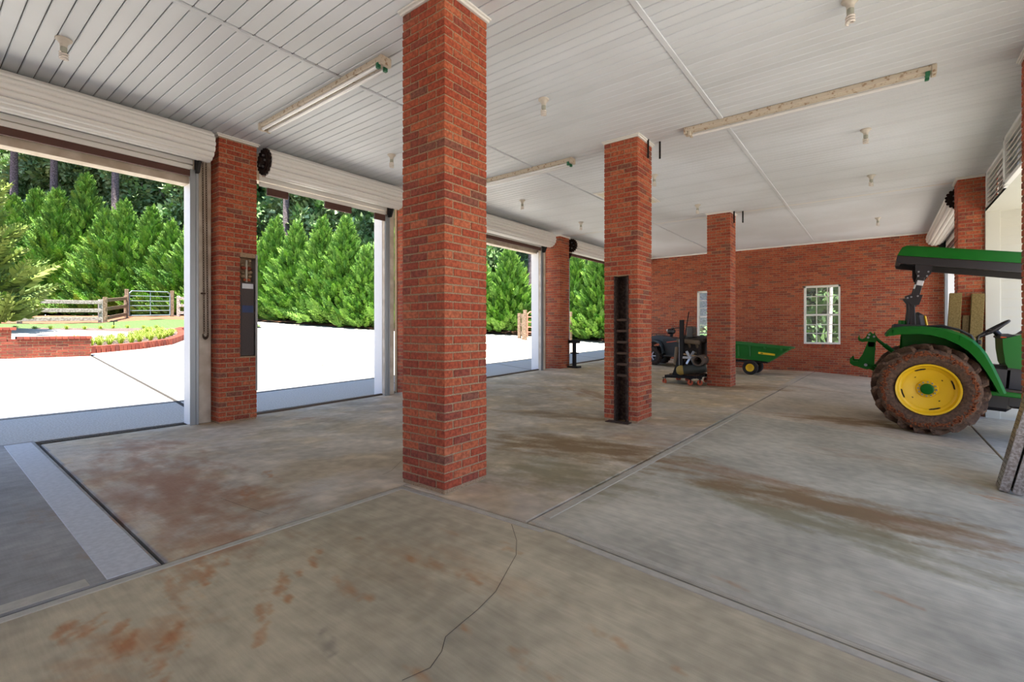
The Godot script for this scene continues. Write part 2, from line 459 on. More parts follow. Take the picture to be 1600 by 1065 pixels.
func brick_column(root: Node3D, x0: float, z1: float, y0: float, y1: float, seen: Array, hole := {}, w := 0.499, d := 0.499) -> void:
	# pinwheel courses: two stretchers and one header on every face. x0: low x; z1: high z (the face towards +z)
	var x1 := x0 + w
	var z0 := z1 - d
	var hd := BRICK_D / 2
	var loose := MB.new()
	loose.colored = true
	var n := int((y1 - y0) / COURSE)
	var singles := 0
	for k in n:
		var y := y0 + k * COURSE + (y1 - y0 - n * COURSE) / 2.0
		var flip := k % 2 == 1
		var list := []   # [face, from, to] spans along each face
		for f in ["+z", "-z", "+x", "-x"]:
			var a := x0 if f.ends_with("z") else z0
			var len_ := w if f.ends_with("z") else d
			var free := len_ - BRICK_D - JOINT
			var count := maxi(1, int(roundf((free + JOINT) / (BRICK_L + JOINT))))
			var bl := (free + JOINT) / count - JOINT
			var first: bool = (f == "+z" or f == "-x") != flip
			var s := a + (0.0 if first else BRICK_D + JOINT)
			for i in count:
				list.append([f, s + i * (bl + JOINT), s + i * (bl + JOINT) + bl])
		for e in list:
			var f: String = e[0]
			var spans := [[e[1], e[2]]]
			if hole and y + COURSE > hole.y0 and y < hole.y1:
				if f == hole.face:
					var out := []
					if e[1] < hole.a0: out.append([e[1], minf(e[2], hole.a0)])
					if e[2] > hole.a1: out.append([maxf(e[1], hole.a1), e[2]])
					spans = out
				elif hole.has("drop") and f == hole.drop and y > hole.y0:
					var lim: float = hole.limit
					var out := []
					if e[1] < lim: out.append([e[1], minf(e[2], lim)])
					spans = out
			for sp in spans:
				var l: float = sp[1] - sp[0]
				if l < 0.02: continue
				var mid: float = (sp[0] + sp[1]) / 2
				var out_ := rng.randf_range(-0.0015, 0.002)
				var p := Vector3(mid, y, z1 - hd + out_)
				if f == "-z": p = Vector3(mid, y, z0 + hd - out_)
				elif f == "+x": p = Vector3(x1 - hd + out_, y, mid)
				elif f == "-x": p = Vector3(x0 + hd - out_, y, mid)
				# does this brick show on a face that the picture sees, as a stretcher or by its end?
				var vis := seen.has(f)
				if not vis:
					if seen.has("+z") and not f.ends_with("z") and sp[1] > z1 - 0.02: vis = true
					if seen.has("+x") and not f.ends_with("x") and sp[1] > x1 - 0.02: vis = true
					if seen.has("-x") and not f.ends_with("x") and sp[0] < x0 + 0.02: vis = true
				var single := vis and singles < 300
				if single: singles += 1
				put_brick(root, loose, single, p, f.ends_with("z"), l)
	if loose.v.size():
		var o := obj("hidden_brick", loose, mats["brick_by_tone"], root)
		o.set_meta("kind", "stuff")
	var core := MB.new()
	var i := 0.006
	if hole:
		var lo := Vector3(x0 + i, y0, z0 + i); var hi := Vector3(x1 - i, y1, z1 - i)
		core.box(lo, Vector3(hi.x, hole.y0, hi.z))
		core.box(Vector3(lo.x, hole.y1, lo.z), hi)
		if hole.face == "+z":
			core.box(Vector3(lo.x, hole.y0, lo.z), Vector3(hole.a0 - 0.004, hole.y1, hi.z))
			core.box(Vector3(hole.a1 + 0.004, hole.y0, lo.z), Vector3(hi.x, hole.y1, hi.z))
			core.box(Vector3(hole.a0 - 0.004, hole.y0, lo.z), Vector3(hole.a1 + 0.004, hole.y1, z1 - hole.depth))
		else:
			core.box(Vector3(lo.x, hole.y0, hole.a1 + 0.004), Vector3(hi.x, hole.y1, hi.z))
			core.box(Vector3(lo.x, hole.y0, lo.z), Vector3(x1 - hole.depth, hole.y1, hole.a1 + 0.004))
	else:
		core.box(Vector3(x0 + i, y0, z0 + i), Vector3(x1 - i, y1, z1 - i))
	obj("mortar", core, mats["mortar"], root)

func brick_panel(root: Node3D, name_singles: Callable, x0: float, x1: float, y0: float, y1: float, zf: float, holes: Array) -> void:
	# a wall facing +z at zf in running bond, bricks left out or cut at the openings
	var loose := MB.new()
	loose.colored = true
	var n := int((y1 - y0) / COURSE)
	for k in n:
		var y := y0 + k * COURSE
		var x := x0 - (0.0 if k % 2 else (BRICK_L + JOINT) / 2)
		while x < x1:
			var a := maxf(x, x0)
			var b := minf(x + BRICK_L, x1)
			x += BRICK_L + JOINT
			var spans := [[a, b]]
			for h in holes:
				if y + COURSE > h[2] and y < h[3]:
					var out := []
					for s in spans:
						if s[0] < h[0]: out.append([s[0], minf(s[1], h[0])])
						if s[1] > h[1]: out.append([maxf(s[0], h[1]), s[1]])
					spans = out
			for s in spans:
				if s[1] - s[0] < 0.025: continue
				var mid: float = (s[0] + s[1]) / 2
				put_brick(root, loose, name_singles.call(mid, y), Vector3(mid, y, zf - BRICK_D / 2 + rng.randf_range(-0.003, 0.004)), true, s[1] - s[0])
	var o := obj("brick_course", loose, mats["brick_by_tone"], root)
	o.set_meta("kind", "stuff")

# ---------------------------------------------------------------- the building
func build_floor() -> void:
	var root := structure("floor", "stained concrete garage floor poured in jointed slabs", "floor")
	var m := StandardMaterial3D.new()
	m.resource_name = "stained_concrete"
	m.albedo_texture = floor_texture()
	m.roughness = 0.72
	# broom strokes and fine grit over the stains
	var st := FastNoiseLite.new(); st.seed = 71; st.frequency = 0.09; st.fractal_octaves = 4
	var gr := FastNoiseLite.new(); gr.seed = 72; gr.frequency = 0.35; gr.fractal_octaves = 2
	var strokes := st.get_seamless_image(96, 1024)
	strokes.resize(1024, 1024, Image.INTERPOLATE_CUBIC)
	var grit := gr.get_seamless_image(1024, 1024)
	var dimg := Image.create(1024, 1024, false, Image.FORMAT_RGB8)
	for j in 1024:
		for i in 1024:
			var k := 0.90 + 0.06 * strokes.get_pixel(i, j).r + 0.07 * grit.get_pixel(i, j).r
			if grit.get_pixel((i * 3) % 1024, (j * 3 + 77) % 1024).r < 0.13: k *= 0.9
			dimg.set_pixel(i, j, Color(k, k, k))
	m.detail_enabled = true
	m.detail_blend_mode = BaseMaterial3D.BLEND_MODE_MUL
	m.detail_uv_layer = BaseMaterial3D.DETAIL_UV_2
	m.detail_albedo = ImageTexture.create_from_image(dimg)
	m.uv2_triplanar = true
	m.uv2_world_triplanar = true
	m.uv2_scale = Vector3(0.7, 0.7, 0.7)
	mats["stained_concrete"] = m
	var f := floor_y
	var spots := [
		[[Vector2(-3.1, -2.56), Vector2(1.1, -2.56), Vector2(1.1, 4.2), Vector2(-3.1, 4.2)], 14, 6],
		[[Vector2(-7.75, -0.99), Vector2(-3.1, -0.9), Vector2(-3.1, 4.2), Vector2(-7.75, 4.2)], 6, 4],
		[[Vector2(-1.86, -2.56), Vector2(-1.74, -7.92), Vector2(1.1, -7.92), Vector2(1.1, -2.56)], 10, 12],
		[[Vector2(-7.4, -8.46), Vector2(-1.74, -8.42), Vector2(-1.58, -17.3), Vector2(-7.4, -17.3)], 14, 14],
		[[Vector2(-1.74, -7.92), Vector2(1.1, -7.92), Vector2(1.1, -17.3), Vector2(-1.58, -17.3)], 10, 6],
		[[Vector2(1.1, -17.3), Vector2(1.1, 4.2), Vector2(3.1, 4.2), Vector2(3.1, -17.3)], 8, 3],
	]
	for s in spots:
		var b := MB.new()
		slab(b, s[0], s[1], s[2], f, 0.009)
		obj("slab", b, m, root)
	# the long slab by the doors turns the corner behind the first column
	var b2 := MB.new()
	slab(b2, [Vector2(-7.4, -8.46), Vector2(-7.4, -0.99), Vector2(-3.1, -0.9), Vector2(-3.1, -8.43)], 14, 10, f, 0.009)
	slab(b2, [Vector2(-3.115, -8.43), Vector2(-3.115, -2.56), Vector2(-1.86, -2.56), Vector2(-1.74, -8.42)], 6, 4, f, 0.006)
	obj("slab", b2, m, root)
	# trowelled margins stand a hair proud of the broomed slab beside the joints
	var edge := mat("trowelled_concrete", Color8(176, 168, 150), 0.6, 0.0, noise_tex(0.03, Color(0.94, 0.94, 0.94), Color(1, 1, 1), 40), 0.8)
	var pit_edge := mat("trowelled_pale", Color8(190, 190, 190), 0.6, 0.0, noise_tex(0.05, Color(0.93, 0.93, 0.93), Color(1, 1, 1), 41), 0.8)
	for q in [[Vector2(-7.6, -0.95), Vector2(-3.12, -0.88), Vector2(-3.12, -0.66), Vector2(-7.6, -0.73)], [Vector2(-3.22, -0.60), Vector2(-3.12, -0.6), Vector2(-3.12, 4.2), Vector2(-3.22, 4.2)], [Vector2(-3.08, -2.53), Vector2(-3.02, -2.53), Vector2(-3.02, 2.0), Vector2(-3.08, 2.0)], [Vector2(-3.05, -2.54), Vector2(1.1, -2.54), Vector2(1.1, -2.48), Vector2(-3.05, -2.48)], [Vector2(-1.84, -2.64), Vector2(1.1, -2.64), Vector2(1.1, -2.58), Vector2(-1.84, -2.58)], [Vector2(-1.83, -2.7), Vector2(-1.72, -7.9), Vector2(-1.65, -7.9), Vector2(-1.76, -2.7)]]:
		var b := MB.new()
		slab(b, q, 10, 10, func(x: float, z: float) -> float: return floor_y(x, z) + 0.004, 0.0, 0.02)
		obj("trowelled_margin", b, pit_edge if q[0].x < -7 else edge, root)
	var under := MB.new()
	slab(under, [Vector2(-7.7, -17.5), Vector2(3.4, -17.5), Vector2(3.4, 4.4), Vector2(-7.7, 4.4)], 24, 24, func(x: float, z: float) -> float: return floor_y(x, z) - 0.035, 0.0, 0.3)
	obj("joint_bed", under, mat("joint_dirt", Color8(70, 60, 50), 0.95), root)
	# hairline cracks as thin open grooves filled with dirt
	for c in CRACKS:
		var b := MB.new()
		for k in c.size() - 1:
			var p: Vector2 = c[k]; var q: Vector2 = c[k + 1]
			var e := (q - p).normalized()
			var s := Vector2(-e.y, e.x) * 0.0014
			var y0 := floor_y(p.x, p.y) + 0.0025; var y1 := floor_y(q.x, q.y) + 0.0025
			b.quad(Vector3(p.x - s.x, y0, p.y - s.y), Vector3(p.x + s.x, y0, p.y + s.y), Vector3(q.x + s.x, y1, q.y + s.y), Vector3(q.x - s.x, y1, q.y - s.y), Vector3.UP)
		obj("crack", b, mats["joint_dirt"], root)

const CRACKS := [
	[Vector2(-3.770, -3.180), Vector2(-3.660, -2.980), Vector2(-3.500, -2.750), Vector2(-3.460, -2.620)],
	[Vector2(-1.910, -2.470), Vector2(-1.740, -2.300), Vector2(-1.630, -2.150), Vector2(-1.570, -2.000), Vector2(-1.490, -1.800), Vector2(-1.460, -1.630), Vector2(-1.450, -1.510), Vector2(-1.440, -1.410), Vector2(-1.390, -1.340), Vector2(-1.360, -1.250), Vector2(-1.390, -1.140)],
	[Vector2(-3.950, -1.510), Vector2(-3.720, -1.530), Vector2(-3.480, -1.560), Vector2(-3.340, -1.580)],
]

func build_ceiling() -> void:
	var root := structure("ceiling", "white tongue and groove board ceiling with battens", "ceiling")
	var grime := noise_tex(0.004, Color(0.93, 0.925, 0.915), Color(1, 1, 1), 44, 512, FastNoiseLite.TYPE_SIMPLEX_SMOOTH, 5)
	var white := mat("white_board", Color8(228, 233, 238), 0.5, 0.0, grime, 0.12)
	var white2 := mat("white_board_b", Color8(223, 228, 233), 0.52, 0.0, grime, 0.12)
	obj("deck", boxmesh(Vector3(-7.7, CEIL + 0.02, -17.5), Vector3(1.7, CEIL + 0.06, 4.4)), mat("groove", Color8(118, 114, 108), 0.9), root)
	var spans := [[-7.5, -4.505], [-4.488, -1.60], [-1.57, 1.62]]
	var pitch := 0.121
	var plank := []
	for s in spans:
		plank.append(boxmesh(Vector3(s[0], CEIL, -(pitch - 0.008) / 2), Vector3(s[1], CEIL + 0.022, (pitch - 0.008) / 2), 0.006).mesh())
	var rest := MB.new()
	var singles := 0
	var n := 0
	var z := -0.36
	while z > -17.2:
		for k in 3:
			if singles < 300:
				obj("plank", plank[k], white if (n * 7 + k * 3) % 5 else white2, root, Transform3D(Basis(), Vector3(0, rng.randf_range(0, 0.0015), z)))
				singles += 1
			else:
				rest.cbox(Vector3(spans[k][0], CEIL, z - pitch / 2 + 0.004), Vector3(spans[k][1], CEIL + 0.022, z + pitch / 2 - 0.004), 0.006)
		n += 1
		z -= pitch
	z = -0.36 + pitch
	while z < 4.3:
		for k in 3:
			rest.cbox(Vector3(spans[k][0], CEIL, z - pitch / 2 + 0.004), Vector3(spans[k][1], CEIL + 0.022, z + pitch / 2 - 0.004), 0.006)
		z += pitch
	obj("far_planks", rest, white, root).set_meta("kind", "stuff")
	var trim := mat("white_trim", Color8(232, 229, 222), 0.45)
	for e in [[-4.545, -4.505], [-1.612, -1.560]]:
		obj("batten", boxmesh(Vector3(e[0], CEIL - 0.010, -17.2), Vector3(e[1], CEIL + 0.004, 4.3), 0.003), white2, root)
	obj("cross_batten", boxmesh(Vector3(-7.4, CEIL - 0.007, -11.74), Vector3(1.1, CEIL + 0.004, -11.70), 0.003), trim, root)
	obj("cornice", boxmesh(Vector3(-7.4, CEIL - 0.045, -17.2), Vector3(1.45, CEIL, -17.155), 0.006), trim, root)
	# attic hatch set flush between the boards
	var h := thing("attic_hatch", "flat white attic hatch panel in ceiling beside the middle brick column", "hatch", Vector3(-4.02, CEIL, -9.02))
	obj("frame", boxmesh(Vector3(-0.42, -0.02, -0.68), Vector3(0.42, -0.002, 0.68), 0.004), trim, h)
	obj("panel", boxmesh(Vector3(-0.36, -0.026, -0.62), Vector3(0.36, -0.02, 0.62), 0.003), mat("hatch_cream", Color8(226, 218, 196), 0.6), h)

func crown(root: Node3D, x0: float, x1: float, z0: float, z1: float, y: float) -> void:
	var b := MB.new()
	for s in [[0.032, 0.0, 0.018], [0.018, 0.018, 0.04]]:
		var o: float = s[0]
		b.cbox(Vector3(x0 - o, y - s[2], z0 - o), Vector3(x1 + o, y - s[1], z1 + o), 0.004)
	obj("crown_moulding", b, mats["white_trim"], root)

func build_columns() -> void:
	var dark := mat("rusted_steel", Color8(84, 70, 62), 0.65, 0.25, noise_tex(0.02, Color(0.6, 0.5, 0.45), Color(1, 1, 1), 51), 2.0)
	# the three free-standing ones
	var c1 := structure("column", "tall red brick column standing nearest, in the middle of the garage", "column")
	brick_column(c1, -3.165, -2.6, floor_y(-3, -2.8), CEIL, ["+z", "+x"])
	crown(c1, -3.165, -2.666, -3.099, -2.6, CEIL)
	var c2 := structure("column", "brick column with a dark steel channel let into its face", "column")
	brick_column(c2, -3.1, -6.16, 0.0, CEIL, ["+z", "+x"], {"face": "+z", "a0": -2.945, "a1": -2.735, "y0": 0.0, "y1": 2.02, "depth": 0.17})
	crown(c2, -3.1, -2.601, -6.659, -6.16, CEIL)
	var ch := MB.new()
	ch.box(Vector3(-2.945, 0.0, -6.33), Vector3(-2.735, 2.02, -6.318))
	ch.box(Vector3(-2.945, 0.0, -6.33), Vector3(-2.927, 2.02, -6.145))
	ch.box(Vector3(-2.753, 0.0, -6.33), Vector3(-2.735, 2.02, -6.145))
	ch.box(Vector3(-2.80, 0.0, -6.32), Vector3(-2.785, 2.0, -6.20))
	obj("steel_channel", ch, dark, c2)
	for k in 6:
		obj("rung", boxmesh(Vector3(-2.926, 0.62 + k * 0.155, -6.27), Vector3(-2.754, 0.655 + k * 0.155, -6.19), 0.004), mat("rusty_rung", Color8(92, 72, 60), 0.8, 0.2), c2)
	obj("base_plate", boxmesh(Vector3(-3.02, 0.0, -6.15), Vector3(-2.68, 0.012, -6.02), 0.003), dark, c2)
	for k in 2:
		obj("hanger_rod", tubemesh(Vector3(-2.57 + k * 0.1, CEIL - 0.26 + k * 0.02, -6.45 - k * 0.18), Vector3(-2.57 + k * 0.1, CEIL, -6.45 - k * 0.18), 0.014, 8), mat("black_iron", Color8(28, 27, 27), 0.55, 0.5), c2)
	var c3 := structure("column", "far brick column standing between loaded dolly and green dump cart", "column")
	brick_column(c3, -3.145, -11.4, -0.01, CEIL, ["+z", "+x"])
	crown(c3, -3.145, -2.646, -11.899, -11.4, CEIL)
	for k in 2:
		obj("hanger_rod", tubemesh(Vector3(-2.6 + k * 0.16, CEIL - 0.26, -11.55 - k * 0.1), Vector3(-2.6 + k * 0.16, CEIL, -11.55 - k * 0.1), 0.016, 8), mats["black_iron"], c3)
	# the piers of the wall of doors
	var l1 := structure("column", "brick pier between the two nearest roll-up doors, with broken opening", "column")
	brick_column(l1, -7.6, -2.69, 0.0, CEIL - 0.02, ["+z", "+x"], {"face": "+x", "a0": -3.25, "a1": -2.965, "y0": 0.90, "y1": 2.30, "depth": 0.16, "drop": "-z", "limit": -7.27})
	crown(l1, -7.6, -7.1, -3.19, -2.69, CEIL)
	var lb := MB.new()
	lb.box(Vector3(-7.27, 0.90, -3.19), Vector3(-7.255, 1.95, -2.967))
	lb.box(Vector3(-7.27, 0.90, -2.983), Vector3(-7.115, 1.98, -2.967))
	obj("steel_box", boxmesh(Vector3(-7.24, 0.905, -3.165), Vector3(-7.125, 1.95, -2.985), 0.006), mat("brown_steel", Color8(62, 48, 42), 0.5, 0.1, noise_tex(0.05, Color(0.85, 0.82, 0.8), Color(1, 1, 1), 53), 2.0), l1)
	obj("paper_label", boxmesh(Vector3(-7.125, 1.86, -3.15), Vector3(-7.1235, 1.93, -3.0)), mat("grey_label", Color8(205, 205, 208), 0.6), l1)
	obj("blue_tape", boxmesh(Vector3(-7.125, 1.52, -3.15), Vector3(-7.1235, 1.62, -3.0)), mat("blue_tape", Color8(40, 56, 96), 0.6), l1)
	obj("corner_angle", boxmesh(Vector3(-7.135, 0.4, -3.2), Vector3(-7.098, 2.35, -3.172)), mat("grey_angle", Color8(150, 148, 144), 0.5, 0.4), l1)
	obj("back_plate", boxmesh(Vector3(-7.28, 0.9, -3.195), Vector3(-7.10, 2.3, -3.18)), mats["grey_angle"], l1)
	obj("channel_side", lb, mats["brown_steel"], l1)
	obj("pipe_stub", tubemesh(Vector3(-7.18, 1.95, -3.08), Vector3(-7.18, 2.27, -3.08), 0.014), mat("pale_pipe", Color8(188, 178, 160), 0.7), l1)
	for k in 11:
		var b := MB.new()
		var q := Vector3(rng.randf_range(-7.22, -7.17), 1.98 + (k % 6) * 0.055 + rng.randf() * 0.01, -3.15 + int(k / 6.0) * 0.09 + rng.randf() * 0.05)
		var s := rng.randf_range(0.025, 0.04)
		b.ball(q, Vector3(s, s * 0.7, s), 4, 6)
		obj("rubble", b, mats["mortar"] if k % 3 else brick_mats[k % 6], l1)
	var l2 := structure("column", "brick pier of the door wall hidden behind the nearest column", "column")
	brick_column(l2, -7.6, -6.1, 0.03, CEIL - 0.02, ["+x"])
	crown(l2, -7.6, -7.1, -6.6, -6.1, CEIL)
	var l3 := structure("column", "narrow brick pier between the two far roll-up doors on the left", "column")
	brick_column(l3, -7.6, -11.4, 0.17, CEIL - 0.02, ["+z", "+x"])
	crown(l3, -7.6, -7.1, -11.9, -11.4, CEIL)
	var r1 := structure("column", "brick pier behind the tractor with weathered timbers against it", "column")
	brick_column(r1, 1.08, -11.4, -0.22, CEIL, ["+z", "-x"])
	crown(r1, 1.08, 1.58, -11.9, -11.4, CEIL)
	var r2 := structure("column", "brick pier cut by the right edge of the view", "column")
	brick_column(r2, 1.105, -6.3, -0.22, CEIL, ["+z", "-x"])
	crown(r2, 1.105, 1.605, -6.8, -6.3, CEIL)
	var r3 := structure("column", "brick pier on the right side out of view", "column")
	brick_column(r3, 1.085, -1.2, -0.22, CEIL, [])
	# steel stop standing at the foot of the far pier
	var st := thing("steel_door_stop", "black steel bracket post bolted at foot of far left brick pier", "bracket", Vector3(-6.93, floor_y(-7, -11.85) - 0.005, -11.9))
	obj("post", boxmesh(Vector3(-0.045, 0, -0.045), Vector3(0.045, 0.74, 0.045), 0.006), mats["black_iron"], st)
	obj("foot_plate", boxmesh(Vector3(-0.16, 0, -0.12), Vector3(0.16, 0.05, 0.12), 0.006), mats["black_iron"], st)
	obj("head_plate", boxmesh(Vector3(-0.15, 0.70, -0.08), Vector3(0.15, 0.79, 0.08), 0.006), mats["black_iron"], st)
	obj("side_lug", boxmesh(Vector3(-0.13, 0.40, -0.03), Vector3(0.13, 0.44, 0.03), 0.004), mats["black_iron"], st)

func window(n: int, x0: float, x1: float, y0: float, y1: float, zf: float, label: String) -> void:
	var root := structure("window_%d" % n, label, "window")
	var w := mat("window_white", Color8(238, 236, 226), 0.4)
	var fr := MB.new()
	var t := 0.055
	fr.cbox(Vector3(x0, y0, zf - 0.14), Vector3(x0 + t, y1, zf + 0.012), 0.004)
	fr.cbox(Vector3(x1 - t, y0, zf - 0.14), Vector3(x1, y1, zf + 0.012), 0.004)
	fr.cbox(Vector3(x0, y1 - t, zf - 0.14), Vector3(x1, y1, zf + 0.012), 0.004)
	fr.cbox(Vector3(x0, y0, zf - 0.14), Vector3(x1, y0 + t, zf + 0.02), 0.004)
	obj("frame", fr, w, root)
	var glass := mat("window_glass", Color(0.9, 0.95, 0.94, 0.06), 0.02)
	glass.transparency = BaseMaterial3D.TRANSPARENCY_ALPHA
	glass.metallic_specular = 0.6
	var ix0 := x0 + t; var ix1 := x1 - t; var iy0 := y0 + t; var iy1 := y1 - t
	var my := (iy0 + iy1) / 2
	obj("meeting_rail", boxmesh(Vector3(ix0, my - 0.028, zf - 0.08), Vector3(ix1, my + 0.028, zf - 0.03), 0.004), w, root)
	for s in 2:
		var a := iy0 if s == 0 else my + 0.028
		var b := my - 0.028 if s == 0 else iy1
		for k in range(1, 3):
			var y := a + (b - a) * k / 3.0
			obj("muntin", boxmesh(Vector3(ix0, y - 0.011, zf - 0.07), Vector3(ix1, y + 0.011, zf - 0.045), 0.003), w, root)
			var x := ix0 + (ix1 - ix0) * k / 3.0
			obj("muntin", boxmesh(Vector3(x - 0.011, a, zf - 0.07), Vector3(x + 0.011, b, zf - 0.045), 0.003), w, root)
		for i in 3:
			for k in 3:
				obj("pane", boxmesh(Vector3(ix0 + (ix1 - ix0) * i / 3.0, a + (b - a) * k / 3.0, zf - 0.06), Vector3(ix0 + (ix1 - ix0) * (i + 1) / 3.0, a + (b - a) * (k + 1) / 3.0, zf - 0.056)), glass, root)

func build_walls() -> void:
	var zf := -17.2
	var back := structure("wall_back", "long red brick end wall with two white sash windows", "wall")
	var holes := [[-1.87, -0.93, 0.84, 2.62], [-5.08, -4.14, 0.84, 2.62]]
	brick_panel(back, func(x: float, y: float) -> bool: return x > -0.12 and y > 1.28, -7.6, 1.45, -0.3, CEIL + 0.02, zf, holes)
	var core := MB.new()
	for r in [[-7.6, -5.08, -0.3, 3.98], [-5.08, -4.14, -0.3, 0.84], [-5.08, -4.14, 2.62, 3.98], [-4.14, -1.87, -0.3, 3.98], [-1.87, -0.93, -0.3, 0.84], [-1.87, -0.93, 2.62, 3.98], [-0.93, 1.5, -0.3, 3.98]]:
		core.box(Vector3(r[0], r[2], zf - 0.25), Vector3(r[1], r[3], zf - 0.006))
	obj("mortar", core, mats["mortar"], back)
	# rowlock sills under the windows
	for h in holes:
		for k in 14:
			var x: float = h[0] + (k + 0.5) * (h[1] - h[0]) / 14.0
			obj("sill_brick", boxmesh(Vector3(x - 0.028, 0.745, zf - 0.1), Vector3(x + 0.028, 0.84, zf + 0.018), 0.004), brick_mats[brick_tone()], back)
	window(1, -1.87, -0.93, 0.84, 2.62, zf - 0.02, "white eighteen-pane sash window right of the far column")
	window(2, -5.08, -4.14, 0.84, 2.62, zf - 0.02, "white sash window behind the loaded dolly, half hidden by column")
	# left wall: headers over the doors and flat boards beside the piers
	var left := structure("wall_left", "cream headers and jamb boards between the left roll-up doors", "wall")
	var cream := mat("cream_board", Color8(214, 202, 184), 0.6, 0.0, noise_tex(0.01, Color(0.9, 0.88, 0.85), Color(1, 1, 1), 60), 0.6)
	var jamb := mat("white_jamb", Color8(236, 236, 234), 0.45)
	for d in LEFT_DOORS:
		obj("header", boxmesh(Vector3(-7.64, 3.26 + d[3] + (0.28 if int(d[2]) == 2 or int(d[2]) == 4 else 0.0), d[1] - 0.3), Vector3(-7.46, CEIL + 0.05, d[0] + 0.3)), cream, left)
		for e in [[d[1] - 0.22, d[1] + 0.0], [d[0], d[0] + 0.22]]:
			var y0 := floor_y(-7.2, e[0]) - 0.02
			obj("jamb_board", boxmesh(Vector3(-7.42, y0, e[0]), Vector3(-7.33, CEIL, e[1]), 0.004), cream, left)
		obj("jamb_return", boxmesh(Vector3(-7.64, floor_y(-7.2, d[1]) - 0.02, d[1] - 0.1), Vector3(-7.40, 3.4, d[1] + 0.006), 0.003), jamb, left)
		if int(d[2]) != 2: obj("jamb_return", boxmesh(Vector3(-7.64, floor_y(-7.2, d[0]) - 0.02, d[0] - 0.006), Vector3(-7.40, 3.4, d[0] + 0.1), 0.003), jamb, left)
	for d in [[-3.21, -2.66], [-6.62, -6.08], [-11.92, -11.38]]:
		obj("pier_backing", boxmesh(Vector3(-7.64, -0.05, d[0]), Vector3(-7.58, CEIL, d[1])), mats["mortar"], left)
	obj("end_board", boxmesh(Vector3(-7.64, -0.1, 2.2), Vector3(-7.33, CEIL, 4.4)), cream, left)
	# right wall
	var right := structure("wall_right", "cream sided bay and headers on the tractor side", "wall")
	var siding := mat("cream_siding", Color8(204, 203, 193), 0.5)
	obj("header", boxmesh(Vector3(1.42, 3.26, -17.4), Vector3(1.6, CEIL + 0.05, -11.85)), siding, right)
	obj("header", boxmesh(Vector3(1.42, 3.05, -6.4), Vector3(1.6, CEIL + 0.05, 4.4)), siding, right)
	obj("far_jamb", boxmesh(Vector3(1.38, -0.3, -17.2), Vector3(1.9, 3.3, -16.93), 0.004), jamb, right)
	obj("near_jamb", boxmesh(Vector3(1.40, -0.3, -12.15), Vector3(1.62, 3.3, -11.9), 0.004), jamb, right)
	# sided end of the porch, facing the camera
	obj("corner_board", boxmesh(Vector3(1.42, -0.3, -11.5), Vector3(1.60, 3.28, -11.345), 0.004), siding, right)
	obj("siding_backing", boxmesh(Vector3(1.58, -0.4, -11.55), Vector3(4.2, 3.28, -11.4)), siding, right)
	for k in 24:
		var b := MB.new()
		var y := -0.3 + k * 0.15
		b.prism(PackedVector2Array([Vector2(-11.4, y), Vector2(-11.365, y), Vector2(-11.385, y + 0.155), Vector2(-11.4, y + 0.155)]), 0.0, 2.6)
		obj("lap_board", b, siding, right, Transform3D(Basis(Vector3(0, 0, 1), Vector3(0, 1, 0), Vector3(1, 0, 0)), Vector3(1.6, 0, 0)))
	obj("soffit", boxmesh(Vector3(1.42, 3.28, -11.5), Vector3(2.7, 3.34, -6.5)), siding, right)
	obj("porch_beam", boxmesh(Vector3(2.55, 2.98, -11.5), Vector3(2.75, 3.4, -6.5), 0.006), siding, right)
	# louvres in the header of the open bay
	for e in [[-11.34, -9.62, 1.42], [-9.44, -6.86, 1.36]]:
		var l := thing("louvre_panel", "white louvred vent panel next to the far right brick pier" if e[2] > 1.4 else "white louvred vent panel at the right edge under the ceiling", "vent", Vector3(e[2], 3.28, e[0]), 0.0, "louvred vents over the open bay")
		var w: float = e[1] - e[0]
		var fr := MB.new()
		fr.cbox(Vector3(0, 0, 0), Vector3(0.12, 0.66, 0.07), 0.004)
		fr.cbox(Vector3(0, 0, w - 0.07), Vector3(0.12, 0.66, w), 0.004)
		fr.cbox(Vector3(0, 0, 0), Vector3(0.12, 0.05, w), 0.004)
		fr.cbox(Vector3(0, 0.61, 0), Vector3(0.12, 0.66, w), 0.004)
		obj("frame", fr, jamb, l)
		for k in 7:
			var b := MB.new()
			b.cbox(Vector3(-0.006, -0.045, 0.07), Vector3(0.006, 0.045, w - 0.07), 0.002)
			obj("slat", b, mats["white_trim"], l, Transform3D(Basis(Vector3(0, 0, 1), -0.75), Vector3(0.045, 0.095 + k * 0.081, 0)))
		obj("backing", boxmesh(Vector3(0.15, 0.03, 0.02), Vector3(0.16, 0.64, w - 0.02)), jamb, l)
	obj("louvre_post", boxmesh(Vector3(1.38, 3.28, -9.62), Vector3(1.56, CEIL, -9.44), 0.005), jamb, right)
	# roof over all of it
	var roof := structure("roof", "broad roof with overhanging eaves above the garage", "roof")
	var rm := mat("eave_white", Color8(225, 222, 215), 0.6)
	obj("eave_board", boxmesh(Vector3(-8.25, 4.05, -18.0), Vector3(2.75, 4.25, 4.9)), rm, roof)
	var b := MB.new()
	b.prism(PackedVector2Array([Vector2(-8.4, 4.25), Vector2(2.9, 4.25), Vector2(-2.75, 7.2)]), -18.1, 5.0)
	obj("shingles", b, mat("shingle_grey", Color8(96, 90, 84), 0.95), roof)
	# the end behind the camera
	var front := structure("wall_front", "plain red brick end wall behind the camera", "wall")
	obj("brickwork", boxmesh(Vector3(-7.6, -0.3, 4.2), Vector3(1.6, CEIL + 0.1, 4.4)), brick_mats[1], front)

const LEFT_DOORS := [[2.2, -2.46, 1, 0.0], [-3.24, -5.60, 2, 0.0], [-6.85, -10.78, 3, 0.1], [-12.12, -16.9, 4, 0.15]]

